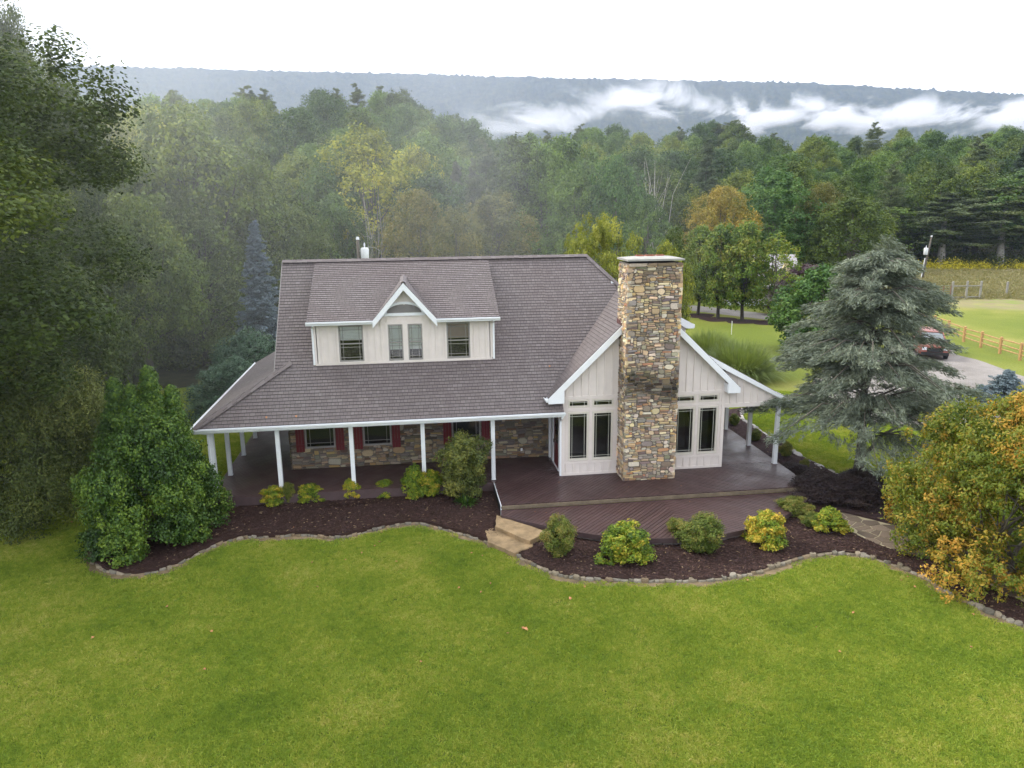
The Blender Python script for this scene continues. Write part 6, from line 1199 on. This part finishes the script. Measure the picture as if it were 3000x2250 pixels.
for i, (a, b) in enumerate(FL):
    p = atz(a, b, GZ+.045); o = link('fallen_leaf', lm[i % 3 == 0]); o.location = p; o.rotation_euler = (RNG.normal(0, .3), RNG.normal(0, .3), RNG.random()*6.28); s = .8+.5*RNG.random(); o.scale = (s, s, s); tag(o, 'curled dry orange-brown leaf lying on the lawn', 'leaf', 'fallen leaves on the lawn')
o = link('fallen_leaf', leafmesh(.16)); o.location = atz(1540, 1843, GZ+.05); o.rotation_euler = (.3, .2, .9); tag(o, 'largest pinkish-brown curled leaf in the middle of the lawn', 'leaf')
for i, (a, b, z) in enumerate([(1567, 1500, -.16), (1600, 1503, -.16), (1842, 1427, .01), (1995, 1424, .01), (1638, 1413, .01), (2020, 1470, -.16), (715, 1373, .01), (1445, 1465, -.37), (860, 1545, -.4), (980, 1540, -.42), (1090, 1520, -.4), (1200, 1500, -.4)]):
    p = atz(a, b, z+.012); o = link('fallen_leaf', lm[0]); o.location = p; o.rotation_euler = (0, .1, i*1.3); o.scale = (.75, .75, .75); tag(o, 'small dry leaf lying on the decking or the mulch', 'leaf', 'dry leaves on the decks and mulch')
for i, (a, b) in enumerate([(781, 1225), (868, 1222), (1610, 1075)]):
    y_ = 0.2 if i < 2 else 1.0; q = None
    for yy in np.linspace(-.3, 5, 400):
        p = aty(a, b, yy)
        if p[2] <= zmain(yy)+.02: q = p; break
    if q is not None: o = link('fallen_leaf', lm[1]); o.location = (q[0], q[1], q[2]+.03); o.rotation_euler = (.78, 0, 0); tag(o, 'orange leaf stuck on the roof shingles', 'leaf', 'leaves stuck on the roof')
# ================================================================ air
def volmat(name, density, color, aniso=0.3, cloud=None):
    m = bpy.data.materials.new(name); m.use_nodes = True; nt = m.node_tree; nt.nodes.clear(); o = N(nt, 'ShaderNodeOutputMaterial'); v = N(nt, 'ShaderNodeVolumePrincipled')
    v.inputs['Color'].default_value = (*color, 1); v.inputs['Density'].default_value = density; v.inputs['Anisotropy'].default_value = aniso; nt.links.new(v.outputs[0], o.inputs['Volume'])
    if cloud: cloud(nt, v)
    return m
HAZE = 1.6e-4
mb = MB(); mb.box(-3100, 3100, -3100, 3100, -80, 640); tag(mb.obj('haze', volmat('haze_air', HAZE, (0.62, 0.73, 1.0), 0.35)), kind='stuff')
def mth(nt, op, a, b=None, c=None):
    n = N(nt, 'ShaderNodeMath', operation=op)
    for i, v in enumerate((a, b, c)):
        if v is None: continue
        if isinstance(v, (int, float)): n.inputs[i].default_value = v
        else: nt.links.new(v, n.inputs[i])
    return n.outputs[0]
def mist(dens, nscale, thr, gain):
    def f(nt, v):
        tcn = N(nt, 'ShaderNodeTexCoord'); g = tcn.outputs['Generated']; sub = N(nt, 'ShaderNodeVectorMath', operation='SUBTRACT'); sub.inputs[1].default_value = (.5, .5, .5); nt.links.new(g, sub.inputs[0])
        ln = N(nt, 'ShaderNodeVectorMath', operation='LENGTH'); nt.links.new(sub.outputs[0], ln.inputs[0]); r = mth(nt, 'MULTIPLY', ln.outputs['Value'], 2.0); fall = mth(nt, 'SUBTRACT', 1.0, r); fall = mth(nt, 'MAXIMUM', fall, 0.0); fall = mth(nt, 'POWER', fall, 0.7)
        mp = N(nt, 'ShaderNodeMapping'); mp.inputs['Rotation'].default_value = (0, 0.6, 0); mp.inputs['Scale'].default_value = (nscale, nscale, nscale*0.35); nt.links.new(tcn.outputs['Object'], mp.inputs[0])
        n = noise(nt, 1.0, 2, 0.5, vec=mp.outputs[0]); k = mth(nt, 'SUBTRACT', n.outputs['Fac'], thr); k = mth(nt, 'MULTIPLY', k, gain); k = mth(nt, 'MAXIMUM', k, 0.0); k = mth(nt, 'MINIMUM', k, 1.0)
        d = mth(nt, 'MULTIPLY', mth(nt, 'MULTIPLY', fall, k), dens); nt.links.new(d, v.inputs['Density'])
    return f
def mistbox(name, c, s, rz, dens, ns, thr, gain, color, rate, aniso=0.3):
    mb = MB(); mb.box(-s[0], s[0], -s[1], s[1], -s[2], s[2]); m = volmat(name+'_air', 0, color, aniso, mist(dens, ns, thr, gain)); m.cycles.volume_step_rate = rate
    o = mb.obj(name, m); o.location = c; o.rotation_euler.z = rz; return tag(o, kind='stuff')
mistbox('mist', (-30, 10, 12), (26, 32, 17), -0.2, 0.0125, 0.07, 0.30, 3, (0.93, 0.95, 0.95), 0.5)
mistbox('mist', (-2, 38, 14), (30, 20, 18), -0.13, 0.0125, 0.06, 0.42, 5, (0.93, 0.94, 1.0), 0.5)
mistbox('mist', (CAM[0]-380, CAM[1]+1450, 260), (520, 130, 190), 0.12, 0.0006, 0.008, 0.30, 3, (0.95, 0.96, 1.0), 0.25)
# low cloud lying against the mountain
FD = 1500.0
def fogbank():
    a0 = math.atan((2250-1500)/FPX/1.028)+YAW; c = (CAM[0]+math.sin(a0)*FD, CAM[1]+math.cos(a0)*FD); X0, X1 = -760, 700
    T = [(1380, 330, 400, .10), (1480, 305, 415, .35), (1600, 272, 415, .62), (1750, 247, 400, .75), (1900, 233, 360, 1), (2000, 240, 360, 1), (2100, 275, 370, .95), (2200, 292, 395, .85), (2330, 275, 392, .85), (2500, 303, 392, .8), (2700, 290, 392, .8), (2850, 276, 400, .9), (3000, 270, 400, .9), (3150, 270, 400, .8)]
    st_ = []
    for px_, t, b, dn in T:
        a = math.atan((px_-1500)/FPX/1.028)+YAW-a0; xl = math.tan(a)*FD; dd_ = FD/math.cos(a); zt, zb = CAM[2]+dd_*elev(px_, t), CAM[2]+dd_*elev(px_, b); st_.append(((xl-X0)/(X1-X0), ((zt+zb)/2/400, (zt-zb)/2/150, dn)))
    def f(nt, v):
        o = N(nt, 'ShaderNodeTexCoord').outputs['Object']; s = N(nt, 'ShaderNodeSeparateXYZ'); nt.links.new(o, s.inputs[0])
        t = mth(nt, 'DIVIDE', mth(nt, 'SUBTRACT', s.outputs[0], X0), X1-X0); r = ramp(nt, [(min(max(p, 0), 1), c_) for p, c_ in st_]); nt.links.new(t, r.inputs[0]); sc = N(nt, 'ShaderNodeSeparateColor'); nt.links.new(r.outputs[0], sc.inputs[0])
        zc = mth(nt, 'MULTIPLY', sc.outputs[0], 400); hh = mth(nt, 'MULTIPLY', sc.outputs[1], 150); q = mth(nt, 'DIVIDE', mth(nt, 'ABSOLUTE', mth(nt, 'SUBTRACT', s.outputs[2], zc)), hh); prof = mth(nt, 'SUBTRACT', 1.0, q)
        mp = N(nt, 'ShaderNodeMapping'); mp.inputs['Rotation'].default_value = (0, 0.75, 0); mp.inputs['Scale'].default_value = (0.0105, 0.0025, 0.024); nt.links.new(o, mp.inputs[0]); n = noise(nt, 1.0, 6, 0.66, vec=mp.outputs[0], dist=0.5)
        k = mth(nt, 'ADD', mth(nt, 'MULTIPLY', mth(nt, 'SUBTRACT', n.outputs['Fac'], 0.5), 9.0), mth(nt, 'MULTIPLY', prof, 1.3)); k = mth(nt, 'SUBTRACT', k, 0.60); k = mth(nt, 'MINIMUM', mth(nt, 'MAXIMUM', k, 0.0), 1.2)
        ey = mth(nt, 'SUBTRACT', 1.0, mth(nt, 'POWER', mth(nt, 'DIVIDE', mth(nt, 'ABSOLUTE', s.outputs[1]), 105.0), 2.0)); ey = mth(nt, 'MAXIMUM', ey, 0.0)
        ez = mth(nt, 'MINIMUM', mth(nt, 'MAXIMUM', mth(nt, 'ADD', prof, 0.55), 0.0), 1.0)
        d = mth(nt, 'MULTIPLY', mth(nt, 'MULTIPLY', k, sc.outputs[2]), mth(nt, 'MULTIPLY', ey, ez)); nt.links.new(mth(nt, 'MULTIPLY', d, 0.019), v.inputs['Density'])
    m = volmat('low_cloud_vapour', 0, (0.96, 0.96, 1.0), 0.2, f); m.cycles.volume_step_rate = 0.09
    mb = MB(); mb.box(X0, X1, -105, 105, 60, 300); o = mb.obj('low_cloud', m); o.location = (c[0], c[1], 0); o.rotation_euler.z = -a0; tag(o, kind='stuff')
fogbank()
